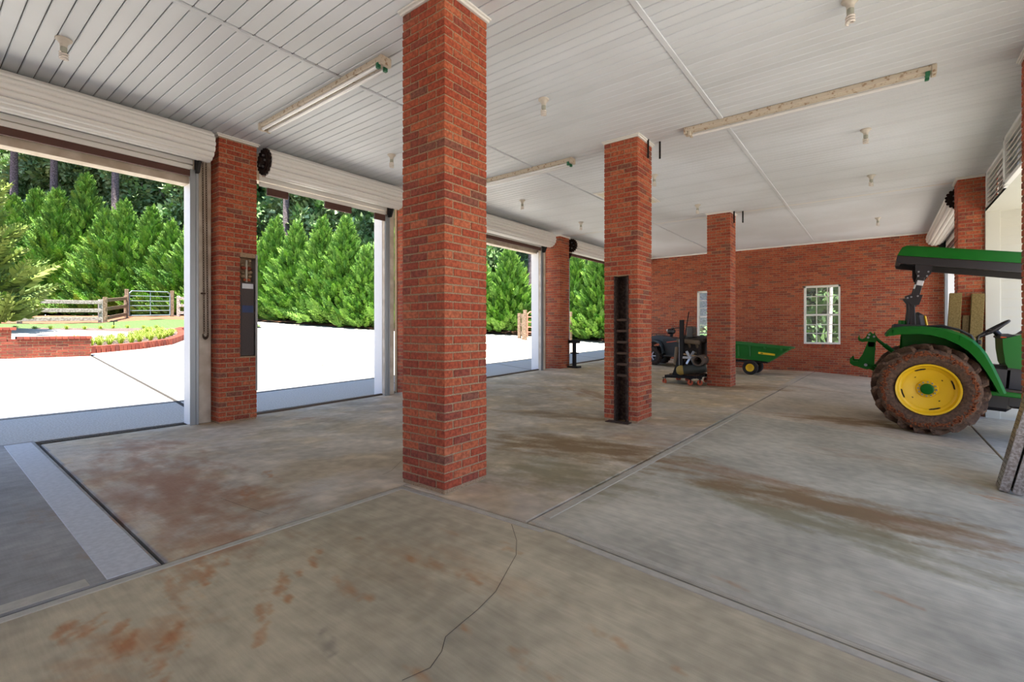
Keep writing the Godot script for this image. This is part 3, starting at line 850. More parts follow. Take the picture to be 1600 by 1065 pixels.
func rollup(label: String, z0: float, z1: float, side: float, wall_x: float, lift: float, gear: bool, bar: String, r := 0.205, near_track := true) -> void:
	# z0 nearer the camera, z1 farther. side: +1 when the room lies towards +x
	var w := z0 - z1
	var root := thing("rollup_door", label, "door", Vector3(wall_x, 0, z1), 0.0, "rolled up garage doors")
	var white := mat("door_white", Color8(232, 230, 224), 0.38, 0.0)
	var galv := mat("galvanised", Color8(150, 154, 156), 0.42, 0.7)
	var brown := mat("brown_bar", Color8(84, 52, 42), 0.7)
	var ax := Vector3(side * 0.225, 3.715, 0)
	# the coil: interlocked curved slats round the drum
	var n := 16
	var b := MB.new()
	var seg := 7
	for k in seg:
		var a0 := TAU / n * (float(k) / seg - 0.5)
		var a1 := TAU / n * (float(k + 1) / seg - 0.5)
		var bump := func(a: float) -> float: return r - 0.020 + 0.022 * sqrt(maxf(0.0, cos(a * n / 2.0)))
		var r0: float = bump.call(a0); var r1: float = bump.call(a1)
		var p0 := Vector3(cos(a0) * r0, sin(a0) * r0, 0); var p1 := Vector3(cos(a1) * r1, sin(a1) * r1, 0)
		var nn := Vector3(p1.y - p0.y, -(p1.x - p0.x), 0).normalized()
		b.quad(p0, p1, p1 + Vector3(0, 0, w + 0.2), p0 + Vector3(0, 0, w + 0.2), nn)
		for zz in [0.0, w + 0.2]:
			b.tri(Vector3(0, 0, zz), p0 + Vector3(0, 0, zz), p1 + Vector3(0, 0, zz), Vector3(0, 0, signf(zz - 0.1)), Vector3(0, 0, signf(zz - 0.1)), Vector3(0, 0, signf(zz - 0.1)))
	var m := b.mesh()
	for k in n:
		obj("slat", m, white, root, Transform3D(Basis(Vector3(0, 0, 1), TAU * k / n), ax + Vector3(0, 0, -0.10)))
	# the hanging part of the curtain, towards the wall
	var fl := MB.new()
	fl.cbox(Vector3(-0.009, 0.0, 0.03), Vector3(0.009, 0.070, w - 0.03 if near_track else w + 0.10), 0.008)
	var fm := fl.mesh()
	var low := 3.41 + lift
	var k2 := 0
	while low + k2 * 0.078 < ax.y + 0.02:
		obj("slat", fm, white, root, Transform3D(Basis(), Vector3(ax.x - side * (r - 0.005), low + k2 * 0.078, 0)))
		k2 += 1
	var bx := ax.x - side * (r - 0.005)
	if bar == "full":
		obj("bottom_bar", boxmesh(Vector3(bx - 0.02, low - 0.085, 0.02), Vector3(bx + 0.02, low, w - 0.02), 0.004), brown, root)
	elif bar == "pieces":
		for q in [[0.0, 0.16], [0.42, 0.66], [0.86, 1.0]]:
			obj("bottom_bar", boxmesh(Vector3(bx - 0.02, low - 0.11, w * (1 - q[1]) + 0.02), Vector3(bx + 0.02, low, w * (1 - q[0]) - 0.02), 0.004), brown, root)
	for zz in ([0.0, w] if near_track else [0.0]):
		var y0 := floor_y(wall_x, z1 + zz) - 0.01
		var inn := -1.0 if zz > 0.1 else 1.0
		var tr := MB.new()
		tr.cbox(Vector3(bx - 0.035, y0, zz - 0.03), Vector3(bx + 0.035, 3.42 + lift, zz + 0.005 * inn), 0.003)
		tr.cbox(Vector3(bx + side * 0.02 - 0.006, y0, zz - 0.03), Vector3(bx + side * 0.02 + 0.006, 3.42 + lift, zz + inn * 0.07), 0.002)
		obj("track", tr, galv, root)
		var br := MB.new()
		br.prism(PackedVector2Array([Vector2(bx, ax.y - 0.34), Vector2(bx + side * 0.1, ax.y - 0.34), Vector2(ax.x + side * 0.05, ax.y), Vector2(bx, ax.y + 0.05)]), zz - 0.02, zz + 0.012)
		obj("bracket", br, mat("black_plate", Color8(40, 38, 37), 0.6, 0.4), root)
	obj("drum_shaft", tubemesh(ax + Vector3(0, 0, -0.14), ax + Vector3(0, 0, w + 0.15), 0.035), mats["black_plate"], root)
	if gear:
		var g := MB.new()
		var poly := PackedVector2Array()
		for k in 54:
			var a := TAU * k / 54.0
			var rr := 0.165 if k % 3 == 0 else 0.192
			poly.append(Vector2(cos(a) * rr, sin(a) * rr))
		g.prism(poly, 0.0, 0.035)
		g.lathe([Vector2(0.05, 0.0), Vector2(0.05, 0.09), Vector2(0.0, 0.09)], 16, Transform3D(Basis(Vector3(1, 0, 0), PI / 2), Vector3.ZERO))
		g.lathe([Vector2(0.14, 0.0), Vector2(0.14, 0.05), Vector2(0.115, 0.05), Vector2(0.115, 0.0)], 24, Transform3D(Basis(Vector3(1, 0, 0), PI / 2), Vector3.ZERO))
		var gear_o := obj("chain_wheel", g, mat("rusty_iron", Color8(58, 44, 38), 0.8, 0.4, noise_tex(0.03, Color(0.55, 0.45, 0.4), Color(1, 1, 1), 65), 4.0), root, Transform3D(Basis(), ax + Vector3(side * 0.02, 0.0, w + 0.105)))
		for k in 5:
			var a := TAU * k / 5.0
			obj("bolt", tubemesh(Vector3(cos(a) * 0.085, sin(a) * 0.085, 0.03), Vector3(cos(a) * 0.085, sin(a) * 0.085, 0.06), 0.016, 8), mats["galvanised"], gear_o)

func build_doors() -> void:
	var d := LEFT_DOORS
	rollup("white roll-up door coiled above the leftmost, nearest opening", d[0][0] + 0.02, d[0][1] - 0.02, 1.0, -7.33, d[0][3], false, "full")
	rollup("white roll-up door coiled right of the broken brick pier", -3.41, d[1][1] - 0.05, 1.0, -7.33, d[1][3], true, "pieces", 0.205, false)
	rollup("white roll-up door coiled between nearest column and far left pier", d[2][0], d[2][1] - 0.02, 1.0, -7.33, d[2][3], false, "full")
	rollup("farthest white roll-up door coiled on the left, beside the back wall", d[3][0] - 0.01, d[3][1], 1.0, -7.33, d[3][3], true, "full")
	rollup("white roll-up door coiled behind the tractor canopy on the right", -12.2, -16.9, -1.0, 1.40, 0.0, true, "full")
	# hoist chain hanging beside the first door
	var ch := thing("hoist_chain", "rusty loop of hoist chain hanging on cream board beside brick pier", "chain", Vector3(-7.30, 1.18, -2.60))
	var link := MB.new()
	var ring := []
	for k in 9:
		var a := TAU * k / 8.0
		ring.append(Vector3(cos(a) * 0.011, sin(a) * 0.019, 0))
	link.path(ring, 0.0035, 5)
	var lm := link.mesh()
	var rust := mat("chain_rust", Color8(92, 74, 60), 0.7, 0.5)
	var pts := []
	for k in 74: pts.append(Vector3(0, 2.4 - k * 0.032, 0.035 - 0.02 * k / 74.0))
	for k in 9:
		var a := PI * (k + 0.5) / 9.0
		pts.append(Vector3(0, 0.03 - sin(a) * 0.05, 0.0 + cos(a) * 0.03))
	for k in 74: pts.append(Vector3(0, 0.03 + k * 0.032, -0.03 + 0.025 * k / 74.0))
	for k in pts.size():
		obj("link", lm, rust, ch, Transform3D(Basis(Vector3(0, 1, 0), PI / 2 * (k % 2) + 0.4), pts[k]))
	obj("chain_hook", boxmesh(Vector3(-0.03, 0.58, 0.0), Vector3(0.012, 0.60, 0.05), 0.004), rust, ch)
	# steel sills under the doors
	for e in [d[1], d[2], d[3]]:
		var b := MB.new()
		slab(b, [Vector2(-7.44, e[1]), Vector2(-7.44, e[0]), Vector2(-7.39, e[0]), Vector2(-7.39, e[1])], 10, 1, func(x: float, z: float) -> float: return floor_y(x, z) + 0.03, 0.0, 0.06)
		var o := structure("trim_%d" % (int(e[2]) - 1), "dark steel sill strip under roll-up door %s" % ["", "", "right of the broken pier", "between near column and far pier", "farthest on the left"][int(e[2])], "sill", b, mat("sill_steel", Color8(98, 84, 72), 0.6, 0.4))

# ---------------------------------------------------------------- fittings on the ceiling
func build_fittings() -> void:
	var housing := mat("aged_enamel", Color8(206, 194, 174), 0.5, 0.0, noise_tex(0.03, Color(0.70, 0.58, 0.47), Color(1, 1, 1), 70, 512, FastNoiseLite.TYPE_SIMPLEX_SMOOTH, 5, 0.12, 0.36), 0.9)
	var tube := mat("tube_glass", Color8(236, 236, 234), 0.12)
	tube.clearcoat_enabled = true
	tube.clearcoat_roughness = 0.05
	var green := mat("socket_green", Color8(40, 110, 74), 0.5)
	var specs := [
		[Vector3(-5.08, CEIL, -2.93), 2.5, 2, "two-tube strip light on ceiling left of the nearest column"],
		[Vector3(-5.0, CEIL, -6.43), 2.44, 2, "strip light on ceiling between nearest column and middle column"],
		[Vector3(-0.80, CEIL, -6.42), 2.46, 1, "rusty strip light with missing tube on ceiling above the tractor"],
	]
	for s in specs:
		var l := thing("strip_light", s[3], "light", s[0], 0.0, "fluorescent strip lights")
		var h: float = s[1] / 2
		obj("housing", boxmesh(Vector3(-h, -0.06, -0.055), Vector3(h, 0.0, 0.055), 0.008), housing, l)
		obj("reflector", boxmesh(Vector3(-h, -0.068, -0.035), Vector3(h, -0.055, 0.035), 0.006), housing, l)
		for e in [-1.0, 1.0]:
			obj("end_cap", boxmesh(Vector3(e * h - 0.022, -0.09, -0.065), Vector3(e * h + 0.022, 0.0, 0.065), 0.008), housing, l)
		for k in 2:
			var zz := -0.042 if k == 0 else 0.042
			for e in [-1.0, 1.0]:
				obj("lamp_holder", boxmesh(Vector3(e * (h - 0.05) - 0.018, -0.115, zz - 0.02), Vector3(e * (h - 0.05) + 0.018, -0.06, zz + 0.02), 0.005), green if e > 0 else housing, l)
			if k < s[2]:
				obj("fluorescent_tube", tubemesh(Vector3(-h + 0.06, -0.092, zz), Vector3(h - 0.06, -0.092, zz), 0.019, 16), tube, l)
	var ceramic := mat("lampholder_cream", Color8(206, 198, 184), 0.5)
	var brass := mat("lamp_base", Color8(168, 168, 152), 0.5, 0.1)
	var spiral := mat("spiral_glass", Color8(232, 224, 214), 0.2)
	var plate := MB.new()
	plate.lathe([Vector2(0, 0), Vector2(0.062, 0.0), Vector2(0.06, -0.014), Vector2(0.045, -0.024), Vector2(0.028, -0.05), Vector2(0.027, -0.075), Vector2(0, -0.075)], 20)
	var base := MB.new()
	base.lathe([Vector2(0.023, -0.07), Vector2(0.026, -0.085), Vector2(0.026, -0.115), Vector2(0.02, -0.125), Vector2(0, -0.125)], 16)
	var coil := MB.new()
	var pts := []
	for k in 37:
		var a := TAU * k / 12.0
		pts.append(Vector3(cos(a) * 0.027, -0.125 - k * 0.0018, sin(a) * 0.027))
	coil.path(pts, 0.009, 6)
	var pm := plate.mesh(); var bm := base.mesh(); var cm := coil.mesh()
	var spots := [
		[-5.93, -0.95, "above the leftmost roll-up door"], [-5.89, -4.63, "between the nearest column and the second roll-up door"], [-5.83, -7.9, "above the third roll-up door"], [-5.87, -10.4, "above the far left brick pier"],
		[-3.08, -4.59, "between the nearest and the middle brick column"], [-3.08, -8.0, "just behind the middle brick column"], [-3.08, -10.47, "in front of the far column"], [-0.19, -4.72, "cut by the top edge of the view"],
		[-0.15, -7.9, "straight above the tractor"], [-0.12, -10.3, "behind the one above the tractor"], [-0.04, -14.3, "nearest the back brick wall"],
	]
	for s in spots:
		var o := thing("bulb_holder", "bare spiral bulb in ceiling holder " + s[2], "light", Vector3(s[0], CEIL, s[1]), rng.randf() * 6.0, "bare spiral bulbs on the ceiling")
		obj("plate", pm, ceramic, o); obj("bulb_base", bm, brass, o); obj("bulb_spiral", cm, spiral, o)

# ---------------------------------------------------------------- vehicles and gear
func about_z(at: Vector3) -> Transform3D:
	# lathes turn about local Y; this lays that axis along Z
	return Transform3D(Basis(Vector3(1, 0, 0), PI / 2), at)

func wheel(parent: Node3D, called: String, at: Vector3, out: float, r: float, w: float, rim_r: float, lugs: int, lug_h: float, tire_m: Material, rim_m: Material, hub_m: Material, bolts: int) -> void:
	# axle along Z, out = +1 when the dish faces +Z
	var b := MB.new()
	var h := w / 2
	var rc := r - lug_h
	b.lathe([Vector2(rim_r - 0.01, -h * 0.62), Vector2(rim_r + 0.02, -h * 0.8), Vector2((rim_r + rc) / 2, -h), Vector2(rc - 0.06 * r, -h * 0.97), Vector2(rc - 0.012, -h * 0.82), Vector2(rc, -h * 0.4), Vector2(rc, h * 0.4), Vector2(rc - 0.012, h * 0.82), Vector2(rc - 0.06 * r, h * 0.97), Vector2((rim_r + rc) / 2, h), Vector2(rim_r + 0.02, h * 0.8), Vector2(rim_r - 0.01, h * 0.62)], 44, about_z(Vector3.ZERO), true)
	var root := obj(called, b, tire_m, parent, Transform3D(Basis(), at))
	if lugs > 0:
		var l := MB.new()
		# a slanted cleat from the middle of the tread over the shoulder
		var a := Vector3(-0.02 * r, 0, -0.02)
		var poly := PackedVector2Array([Vector2(-0.045 * r, -0.012), Vector2(0.03 * r, -0.012), Vector2(0.022 * r, lug_h), Vector2(-0.037 * r, lug_h)])
		var sections := []
		for k in 5:
			var t := k / 4.0
			var zz := -0.02 + (h * 1.0) * t
			var drop := 0.0 if t < 0.7 else (t - 0.7) * 0.26 * r
			sections.append([zz, 0.30 * r * t, rc - drop])
		for k in 4:
			var s0: Array = sections[k]; var s1: Array = sections[k + 1]
			for i in 4:
				var p := poly[i]; var q := poly[(i + 1) % 4]
				var A := Vector3(p.x + s0[1], p.y + s0[2], s0[0]); var B := Vector3(q.x + s0[1], q.y + s0[2], s0[0])
				var C := Vector3(q.x + s1[1], q.y + s1[2], s1[0]); var D := Vector3(p.x + s1[1], p.y + s1[2], s1[0])
				var nn := (B - A).cross(D - A).normalized()
				var outv := Vector3((p.x + q.x) / 2 + 0.007 * r, (p.y + q.y) / 2 - lug_h * 0.4, 0)
				if nn.dot(outv) < 0: nn = -nn
				b = l
				l.quad(A, B, C, D, nn)
			if k == 3:
				l.quad(Vector3(poly[0].x + s1[1], poly[0].y + s1[2], s1[0]), Vector3(poly[1].x + s1[1], poly[1].y + s1[2], s1[0]), Vector3(poly[2].x + s1[1], poly[2].y + s1[2], s1[0]), Vector3(poly[3].x + s1[1], poly[3].y + s1[2], s1[0]), Vector3(0, 0, 1))
		var lm := l.mesh()
		for k in lugs:
			for s in 2:
				var base := Basis(Vector3(0, 0, 1), TAU * (k + 0.5 * s) / lugs)
				if s == 1: base = base * Basis(Vector3(1, 0, 0), Vector3(0, 1, 0), Vector3(0, 0, -1))
				obj("cleat", lm, tire_m, root, Transform3D(base, Vector3.ZERO))
	var rm := MB.new()
	var o := h * out
	var prof := [Vector2(rim_r + 0.012, o * 0.86), Vector2(rim_r + 0.008, o * 0.9), Vector2(rim_r - 0.012, o * 0.86), Vector2(rim_r - 0.03, o * 0.6), Vector2(rim_r * 0.84, o * 0.5), Vector2(rim_r * 0.80, o * 0.42), Vector2(rim_r * 0.74, o * 0.40), Vector2(rim_r * 0.36, o * 0.22), Vector2(rim_r * 0.33, o * 0.30), Vector2(0.0, o * 0.30)]
	rm.lathe(prof, 40, about_z(Vector3.ZERO))
	rm.lathe([Vector2(rim_r - 0.01, -h * 0.62), Vector2(rim_r - 0.03, 0), Vector2(rim_r - 0.012, h * 0.62)], 32, about_z(Vector3.ZERO))
	var rim := obj("rim", rm, rim_m, root)
	if hub_m:
		var hb := MB.new()
		hb.lathe([Vector2(rim_r * 0.22, o * 0.30), Vector2(rim_r * 0.22, o * 0.42), Vector2(rim_r * 0.17, o * 0.47), Vector2(0, o * 0.48)], 20, about_z(Vector3.ZERO))
		obj("hub_cap", hb, hub_m, root)
	for k in bolts:
		var a := TAU * k / bolts
		obj("bolt", tubemesh(Vector3(cos(a) * rim_r * 0.285, sin(a) * rim_r * 0.285, o * 0.28), Vector3(cos(a) * rim_r * 0.285, sin(a) * rim_r * 0.285, o * 0.40), rim_r * 0.032, 6), mats["galvanised"], root)
	if bolts >= 10:
		var slot := mat("slot_black", Color8(24, 18, 12), 0.9)
		for k in 4:
			var sb := MB.new()
			var a0 := TAU * k / 4.0 + 0.35
			var prev: Array = []
			for i in 7:
				var a := a0 + (i - 3) * 0.075
				var wd := 0.011 if i > 0 and i < 6 else 0.005
				var cur := [Vector3(cos(a) * (rim_r * 0.82 - wd), sin(a) * (rim_r * 0.82 - wd), o * 0.468 + out * 0.004), Vector3(cos(a) * (rim_r * 0.82 + wd), sin(a) * (rim_r * 0.82 + wd), o * 0.487 + out * 0.004)]
				if i > 0: sb.quad(prev[0], prev[1], cur[1], cur[0], Vector3(0, 0, out))
				prev = cur
			obj("rim_slot", sb, slot, root)
			var a := TAU * k / 4.0 + 0.75
			obj("rim_hole", tubemesh(Vector3(cos(a) * rim_r * 0.6, sin(a) * rim_r * 0.6, o * 0.30), Vector3(cos(a) * rim_r * 0.6, sin(a) * rim_r * 0.6, o * 0.337), 0.011, 8), slot, root)

func build_tractor() -> void:
	var root := thing("tractor", "green compact tractor with canopy and muddy yellow-rimmed tyre beside right wall", "tractor", Vector3(0.469, -0.133, -9.35))
	root.basis = Basis(Vector3(0, 0, 1), deg_to_rad(-4.0))
	var mid := Transform3D(Basis(), Vector3(-0.06, 0, 0))
	var green := mat("tractor_green", Color8(11, 94, 20), 0.34)
	green.metallic_specular = 0.35
	var yellow := mat("tractor_yellow", Color8(236, 190, 22), 0.38)
	var black := mat("satin_black", Color8(30, 27, 27), 0.45)
	var plastic := mat("charcoal_plastic", Color8(46, 43, 43), 0.6)
	var mud := mat("muddy_rubber", Color8(112, 90, 72), 0.92, 0.0, noise_tex(0.02, Color(0.68, 0.64, 0.62), Color(1.0, 0.95, 0.9), 80, 512, FastNoiseLite.TYPE_SIMPLEX_SMOOTH, 5, 0.25, 0.75), 1.6, noise_tex(0.05, Color.BLACK, Color.WHITE, 81), 0.5)
	for s in [1.0, -1.0]:
		wheel(root, "rear_wheel", Vector3(0, 0.60, s * 0.65), s, 0.612, 0.40, 0.335, 19, 0.058, mud, yellow, green, 12)
	# dried clay smeared on the near sidewall in a broken ring
	var clay := mat("dried_clay", Color8(146, 82, 44), 0.95, 0.0, noise_tex(0.03, Color(0.6, 0.55, 0.5), Color(1, 1, 1), 82), 2.0)
	var cl := MB.new()
	for k in 420:
		var a := rng.randf() * TAU
		var rr := 0.478 + rng.randfn(0, 0.016)
		var q := Vector3(cos(a) * rr, 0.60 + sin(a) * rr, 0.848)
		cl.ball(q, Vector3(rng.randf_range(0.006, 0.024), rng.randf_range(0.006, 0.022), 0.005), 3, 6)
	var smear := obj("clay_smear", cl, clay, root)
	smear.set_meta("kind", "stuff")
	for s in [1.0, -1.0]:
		wheel(root, "front_wheel", Vector3(1.62, 0.36, s * 0.55), s, 0.36, 0.24, 0.2, 14, 0.03, mud, yellow, null, 6)
	# fenders
	var top := [Vector2(-0.505, 1.29), Vector2(-0.495, 1.332), Vector2(-0.444, 1.407), Vector2(-0.30, 1.44), Vector2(-0.117, 1.452), Vector2(0.03, 1.446), Vector2(0.146, 1.43), Vector2(0.28, 1.385), Vector2(0.405, 1.305), Vector2(0.48, 1.225), Vector2(0.538, 1.14), Vector2(0.61, 0.995), Vector2(0.677, 0.84), Vector2(0.748, 0.665)]
	var inner := [Vector2(-0.495, 1.28), Vector2(-0.47, 1.29), Vector2(-0.42, 1.30), Vector2(-0.30, 1.33), Vector2(-0.15, 1.345), Vector2(0.0, 1.335), Vector2(0.13, 1.30), Vector2(0.25, 1.24), Vector2(0.36, 1.16), Vector2(0.42, 1.09), Vector2(0.48, 1.01), Vector2(0.55, 0.90), Vector2(0.61, 0.79), Vector2(0.68, 0.65)]
	for s in [1.0, -1.0]:
		var f := MB.new()
		var z0: float = s * 0.44; var z1: float = s * 0.80; var zm: float = s * 0.835
		for k in top.size() - 1:
			var a: Vector2 = top[k]; var b: Vector2 = top[k + 1]; var c: Vector2 = inner[k]; var d: Vector2 = inner[k + 1]
			var e := (b - a).normalized()
			var up := Vector3(-e.y, e.x, 0)
			f.quad(Vector3(a.x, a.y, z0), Vector3(b.x, b.y, z0), Vector3(b.x, b.y, z1), Vector3(a.x, a.y, z1), up)
			f.quad(Vector3(a.x, a.y, z1), Vector3(b.x, b.y, z1), Vector3(b.x, b.y, zm) - up * 0.03, Vector3(a.x, a.y, zm) - up * 0.03, (up + Vector3(0, 0, s)).normalized())
			f.quad(Vector3(a.x, a.y, zm) - up * 0.03, Vector3(b.x, b.y, zm) - up * 0.03, Vector3(d.x, d.y, zm), Vector3(c.x, c.y, zm), Vector3(0, 0, s))
			f.quad(Vector3(c.x, c.y, z0), Vector3(d.x, d.y, z0), Vector3(d.x, d.y, zm), Vector3(c.x, c.y, zm), -up)
			if k > 2: f.quad(Vector3(a.x, a.y, z0), Vector3(b.x, b.y, z0), Vector3(b.x, 0.64, z0), Vector3(a.x, 0.64, z0), Vector3(0, 0, -s))
		obj("fender", f, green, root)
		# black grab rail and deck trim along the top of the fender
		var g := MB.new()
		g.path([Vector3(-0.05, 1.455, s * 0.55), Vector3(0.10, 1.475, s * 0.55), Vector3(0.28, 1.43, s * 0.55), Vector3(0.40, 1.36, s * 0.55), Vector3(0.44, 1.28, s * 0.55)], 0.016, 8)
		obj("grab_rail", g, black, root)
		obj("fender_pad", boxmesh(Vector3(-0.42, 1.40, minf(s * 0.40, s * 0.56)), Vector3(0.0, 1.47, maxf(s * 0.40, s * 0.56)), 0.012), plastic, root)
		# roll bar, hinged at mid height
		var lo := MB.new()
		lo.xf = Transform3D(Basis(Vector3(0, 0, 1), 0.10), Vector3(-0.155, 1.0, s * 0.40))
		lo.cbox(Vector3(-0.035, -0.3, -0.035), Vector3(0.035, 0.80, 0.035), 0.006)
		obj("rollbar_post", lo, black, root)
		var kn := MB.new()
		kn.prism(PackedVector2Array([Vector2(-0.32, 1.87), Vector2(-0.25, 1.905), Vector2(-0.12, 1.90), Vector2(-0.15, 1.76), Vector2(-0.23, 1.74)]), s * 0.40 - 0.05, s * 0.40 + 0.05)
		obj("rollbar_hinge", kn, black, root)
		var up_ := MB.new()
		up_.xf = Transform3D(Basis(Vector3(0, 0, 1), -0.16), Vector3(-0.195, 1.86, s * 0.40))
		up_.cbox(Vector3(-0.036, -0.02, -0.036), Vector3(0.036, 0.50, 0.036), 0.006)
		obj("rollbar_upper", up_, black, root)
		var lbl := MB.new()
		lbl.xf = up_.xf
		lbl.cbox(Vector3(-0.0365, 0.17, -0.0365), Vector3(0.0365, 0.25, 0.0365), 0.006)
		obj("reflector_tape", lbl, mat("silver_tape", Color8(196, 196, 196), 0.4), root)
		var pl := MB.new()
		pl.prism(PackedVector2Array([Vector2(-0.235, 2.36), Vector2(-0.035, 2.36), Vector2(-0.055, 2.20), Vector2(-0.095, 2.14), Vector2(-0.195, 2.14), Vector2(-0.225, 2.22)]), s * 0.44 - 0.01, s * 0.44 + 0.01)
		obj("canopy_bracket", pl, black, root)
		for q in [[-0.19, 2.225], [-0.085, 2.225], [-0.19, 2.165], [-0.095, 2.165], [-0.245, 1.865], [-0.285, 1.85], [-0.175, 1.88]]:
			obj("bolt", tubemesh(Vector3(q[0], q[1], s * 0.44), Vector3(q[0], q[1], s * 0.465), 0.012, 8), mats["galvanised"], root)
		var gs := MB.new()
		gs.path([Vector3(-0.255, 1.45, s * 0.42), Vector3(-0.245, 1.76, s * 0.42)], 0.014, 8)
		obj("gas_strut", gs, black, root)
	obj("rollbar_crossbar", boxmesh(Vector3(-0.165, 2.27, -0.4), Vector3(-0.095, 2.34, 0.4), 0.006), black, root)
	# canopy
	var can := Node3D.new()
	var cm := MB.new()
	cm.prism(PackedVector2Array([Vector2(-0.045, 0), Vector2(1.82, 0), Vector2(1.82, 0.06), Vector2(1.76, 0.14), Vector2(0.04, 0.15), Vector2(-0.01, 0.12)]), -0.47, 0.47)
	for s in [1.0, -1.0]:
		cm.prism(PackedVector2Array([Vector2(-0.045, 0), Vector2(1.82, 0), Vector2(1.80, 0.05), Vector2(1.74, 0.115), Vector2(0.05, 0.125), Vector2(-0.01, 0.08)]), minf(s * 0.47, s * 0.5), maxf(s * 0.47, s * 0.5))
	var ct := Transform3D(Basis(Vector3(0, 0, 1), deg_to_rad(-6.0)), Vector3(-0.40, 2.455, 0))
	var can_o := obj("canopy", cm, green, root, ct)
	can.free()
	var uf := MB.new()
	uf.prism(PackedVector2Array([Vector2(-0.02, -0.105), Vector2(1.80, -0.115), Vector2(1.80, 0.0), Vector2(-0.03, 0.0), Vector2(-0.045, -0.06)]), 0.42, 0.47)
	uf.prism(PackedVector2Array([Vector2(-0.02, -0.105), Vector2(1.80, -0.115), Vector2(1.80, 0.0), Vector2(-0.03, 0.0), Vector2(-0.045, -0.06)]), -0.47, -0.42)
	uf.cbox(Vector3(-0.045, -0.06, -0.46), Vector3(0.02, -0.005, 0.46), 0.01)
	uf.cbox(Vector3(1.74, -0.11, -0.46), Vector3(1.80, -0.005, 0.46), 0.01)
	obj("canopy_frame", uf, black, can_o)
	obj("canopy_liner", boxmesh(Vector3(0.02, -0.03, -0.45), Vector3(1.74, -0.004, 0.45), 0.005), black, can_o)
	# seat
	var st := MB.new()
	st.xf = Transform3D(Basis(Vector3(0, 0, 1), 0.22), Vector3(0.02, 1.12, 0))
	st.cbox(Vector3(-0.05, 0.0, -0.24), Vector3(0.07, 0.55, 0.24), 0.05)
	var seat := obj("seat_back", st, plastic, root, mid)
	var sc := MB.new()
	sc.cbox(Vector3(0.02, 1.0, -0.25), Vector3(0.48, 1.12, 0.25), 0.05)
	obj("seat_cushion", sc, plastic, root, mid)
	var ys := MB.new()
	ys.xf = Transform3D(Basis(Vector3(0, 0, 1), 0.22), Vector3(0.07, 1.12, 0))
	ys.cbox(Vector3(0.02, 0.04, -0.20), Vector3(0.05, 0.50, 0.20), 0.014)
	obj("seat_insert", ys, yellow, seat)
	# deck, chassis, hood
	obj("deck", boxmesh(Vector3(0.35, 0.60, -0.62), Vector3(1.1, 0.66, 0.62), 0.012), green, root)
	obj("deck_mat", boxmesh(Vector3(0.6, 0.66, -0.55), Vector3(1.05, 0.67, 0.55), 0.004), mat("dusty_mat", Color8(96, 72, 52), 0.9), root)
	obj("transmission", boxmesh(Vector3(-0.25, 0.36, -0.24), Vector3(0.9, 0.98, 0.24), 0.05), black, root)
	obj("rear_axle", tubemesh(Vector3(0, 0.6, -0.6), Vector3(0, 0.6, 0.6), 0.12, 14), green, root)
	obj("engine_block", boxmesh(Vector3(0.88, 0.42, -0.22), Vector3(1.95, 0.95, 0.22), 0.03), black, root, mid)
	obj("front_axle", boxmesh(Vector3(1.54, 0.28, -0.5), Vector3(1.70, 0.42, 0.5), 0.02), black, root)
	var hood := MB.new()
	hood.prism(PackedVector2Array([Vector2(0.80, 1.34), Vector2(0.815, 1.20), Vector2(0.85, 1.02), Vector2(0.88, 0.96), Vector2(1.98, 0.90), Vector2(2.06, 1.02), Vector2(2.04, 1.22), Vector2(1.85, 1.34), Vector2(1.15, 1.455), Vector2(1.05, 1.44)]), -0.27, 0.27)
	obj("hood", hood, green, root, mid)
	obj("grille", boxmesh(Vector3(2.02, 0.82, -0.22), Vector3(2.08, 1.22, 0.22), 0.02), black, root, mid)
	var under := MB.new()
	under.cbox(Vector3(0.86, 0.66, -0.24), Vector3(1.1, 1.0, 0.24), 0.02)
	obj("side_panel", under, plastic, root, mid)
	var dash := MB.new()
	dash.prism(PackedVector2Array([Vector2(0.775, 1.36), Vector2(0.79, 1.40), Vector2(0.85, 1.415), Vector2(0.97, 1.39), Vector2(1.05, 1.475), Vector2(1.10, 1.48), Vector2(1.12, 1.44), Vector2(1.06, 1.41), Vector2(0.82, 1.325)]), -0.24, 0.24)
	obj("dashboard", dash, plastic, root, mid)
	obj("dash_lever", boxmesh(Vector3(0.785, 1.355, 0.2), Vector3(0.84, 1.37, 0.25), 0.004), mat("lever_orange", Color8(230, 96, 30), 0.5), root, mid)
	var swr := MB.new()
	var ring := []
	var tilt := Basis(Vector3(0, 0, 1), deg_to_rad(41))
	for k in 25:
		var a := TAU * k / 24.0
		ring.append(Vector3(0.735, 1.465, 0) + tilt * Vector3(cos(a) * 0.195, 0, sin(a) * 0.195))
	swr.path(ring, 0.017, 8)
	var sw := obj("steering_wheel", swr, plastic, root, mid)
	for k in 3:
		var a := TAU * k / 3.0 + 0.4
		var sp := MB.new()
		sp.tube(Vector3(0.755, 1.44, 0), Vector3(0.735, 1.465, 0) + tilt * Vector3(cos(a) * 0.19, 0, sin(a) * 0.19), 0.02, 0.014, 8)
		obj("spoke", sp, plastic, sw)
	obj("steering_column", tubemesh(Vector3(0.75, 1.45, 0), Vector3(0.92, 1.26, 0), 0.035, 12), black, root, mid)
	var lv := MB.new()
	lv.path([Vector3(0.45, 1.1, 0.34), Vector3(0.50, 1.36, 0.34), Vector3(0.56, 1.40, 0.34)], 0.014, 8)
	obj("hand_lever", lv, black, root)
	obj("lever_knob", boxmesh(Vector3(0.47, 1.25, 0.42), Vector3(0.52, 1.31, 0.48), 0.012), black, root)
	# things behind the seat
	obj("reservoir_cap", tubemesh(Vector3(-0.31, 1.44, 0.1), Vector3(-0.31, 1.53, 0.1), 0.05, 14), green, root)
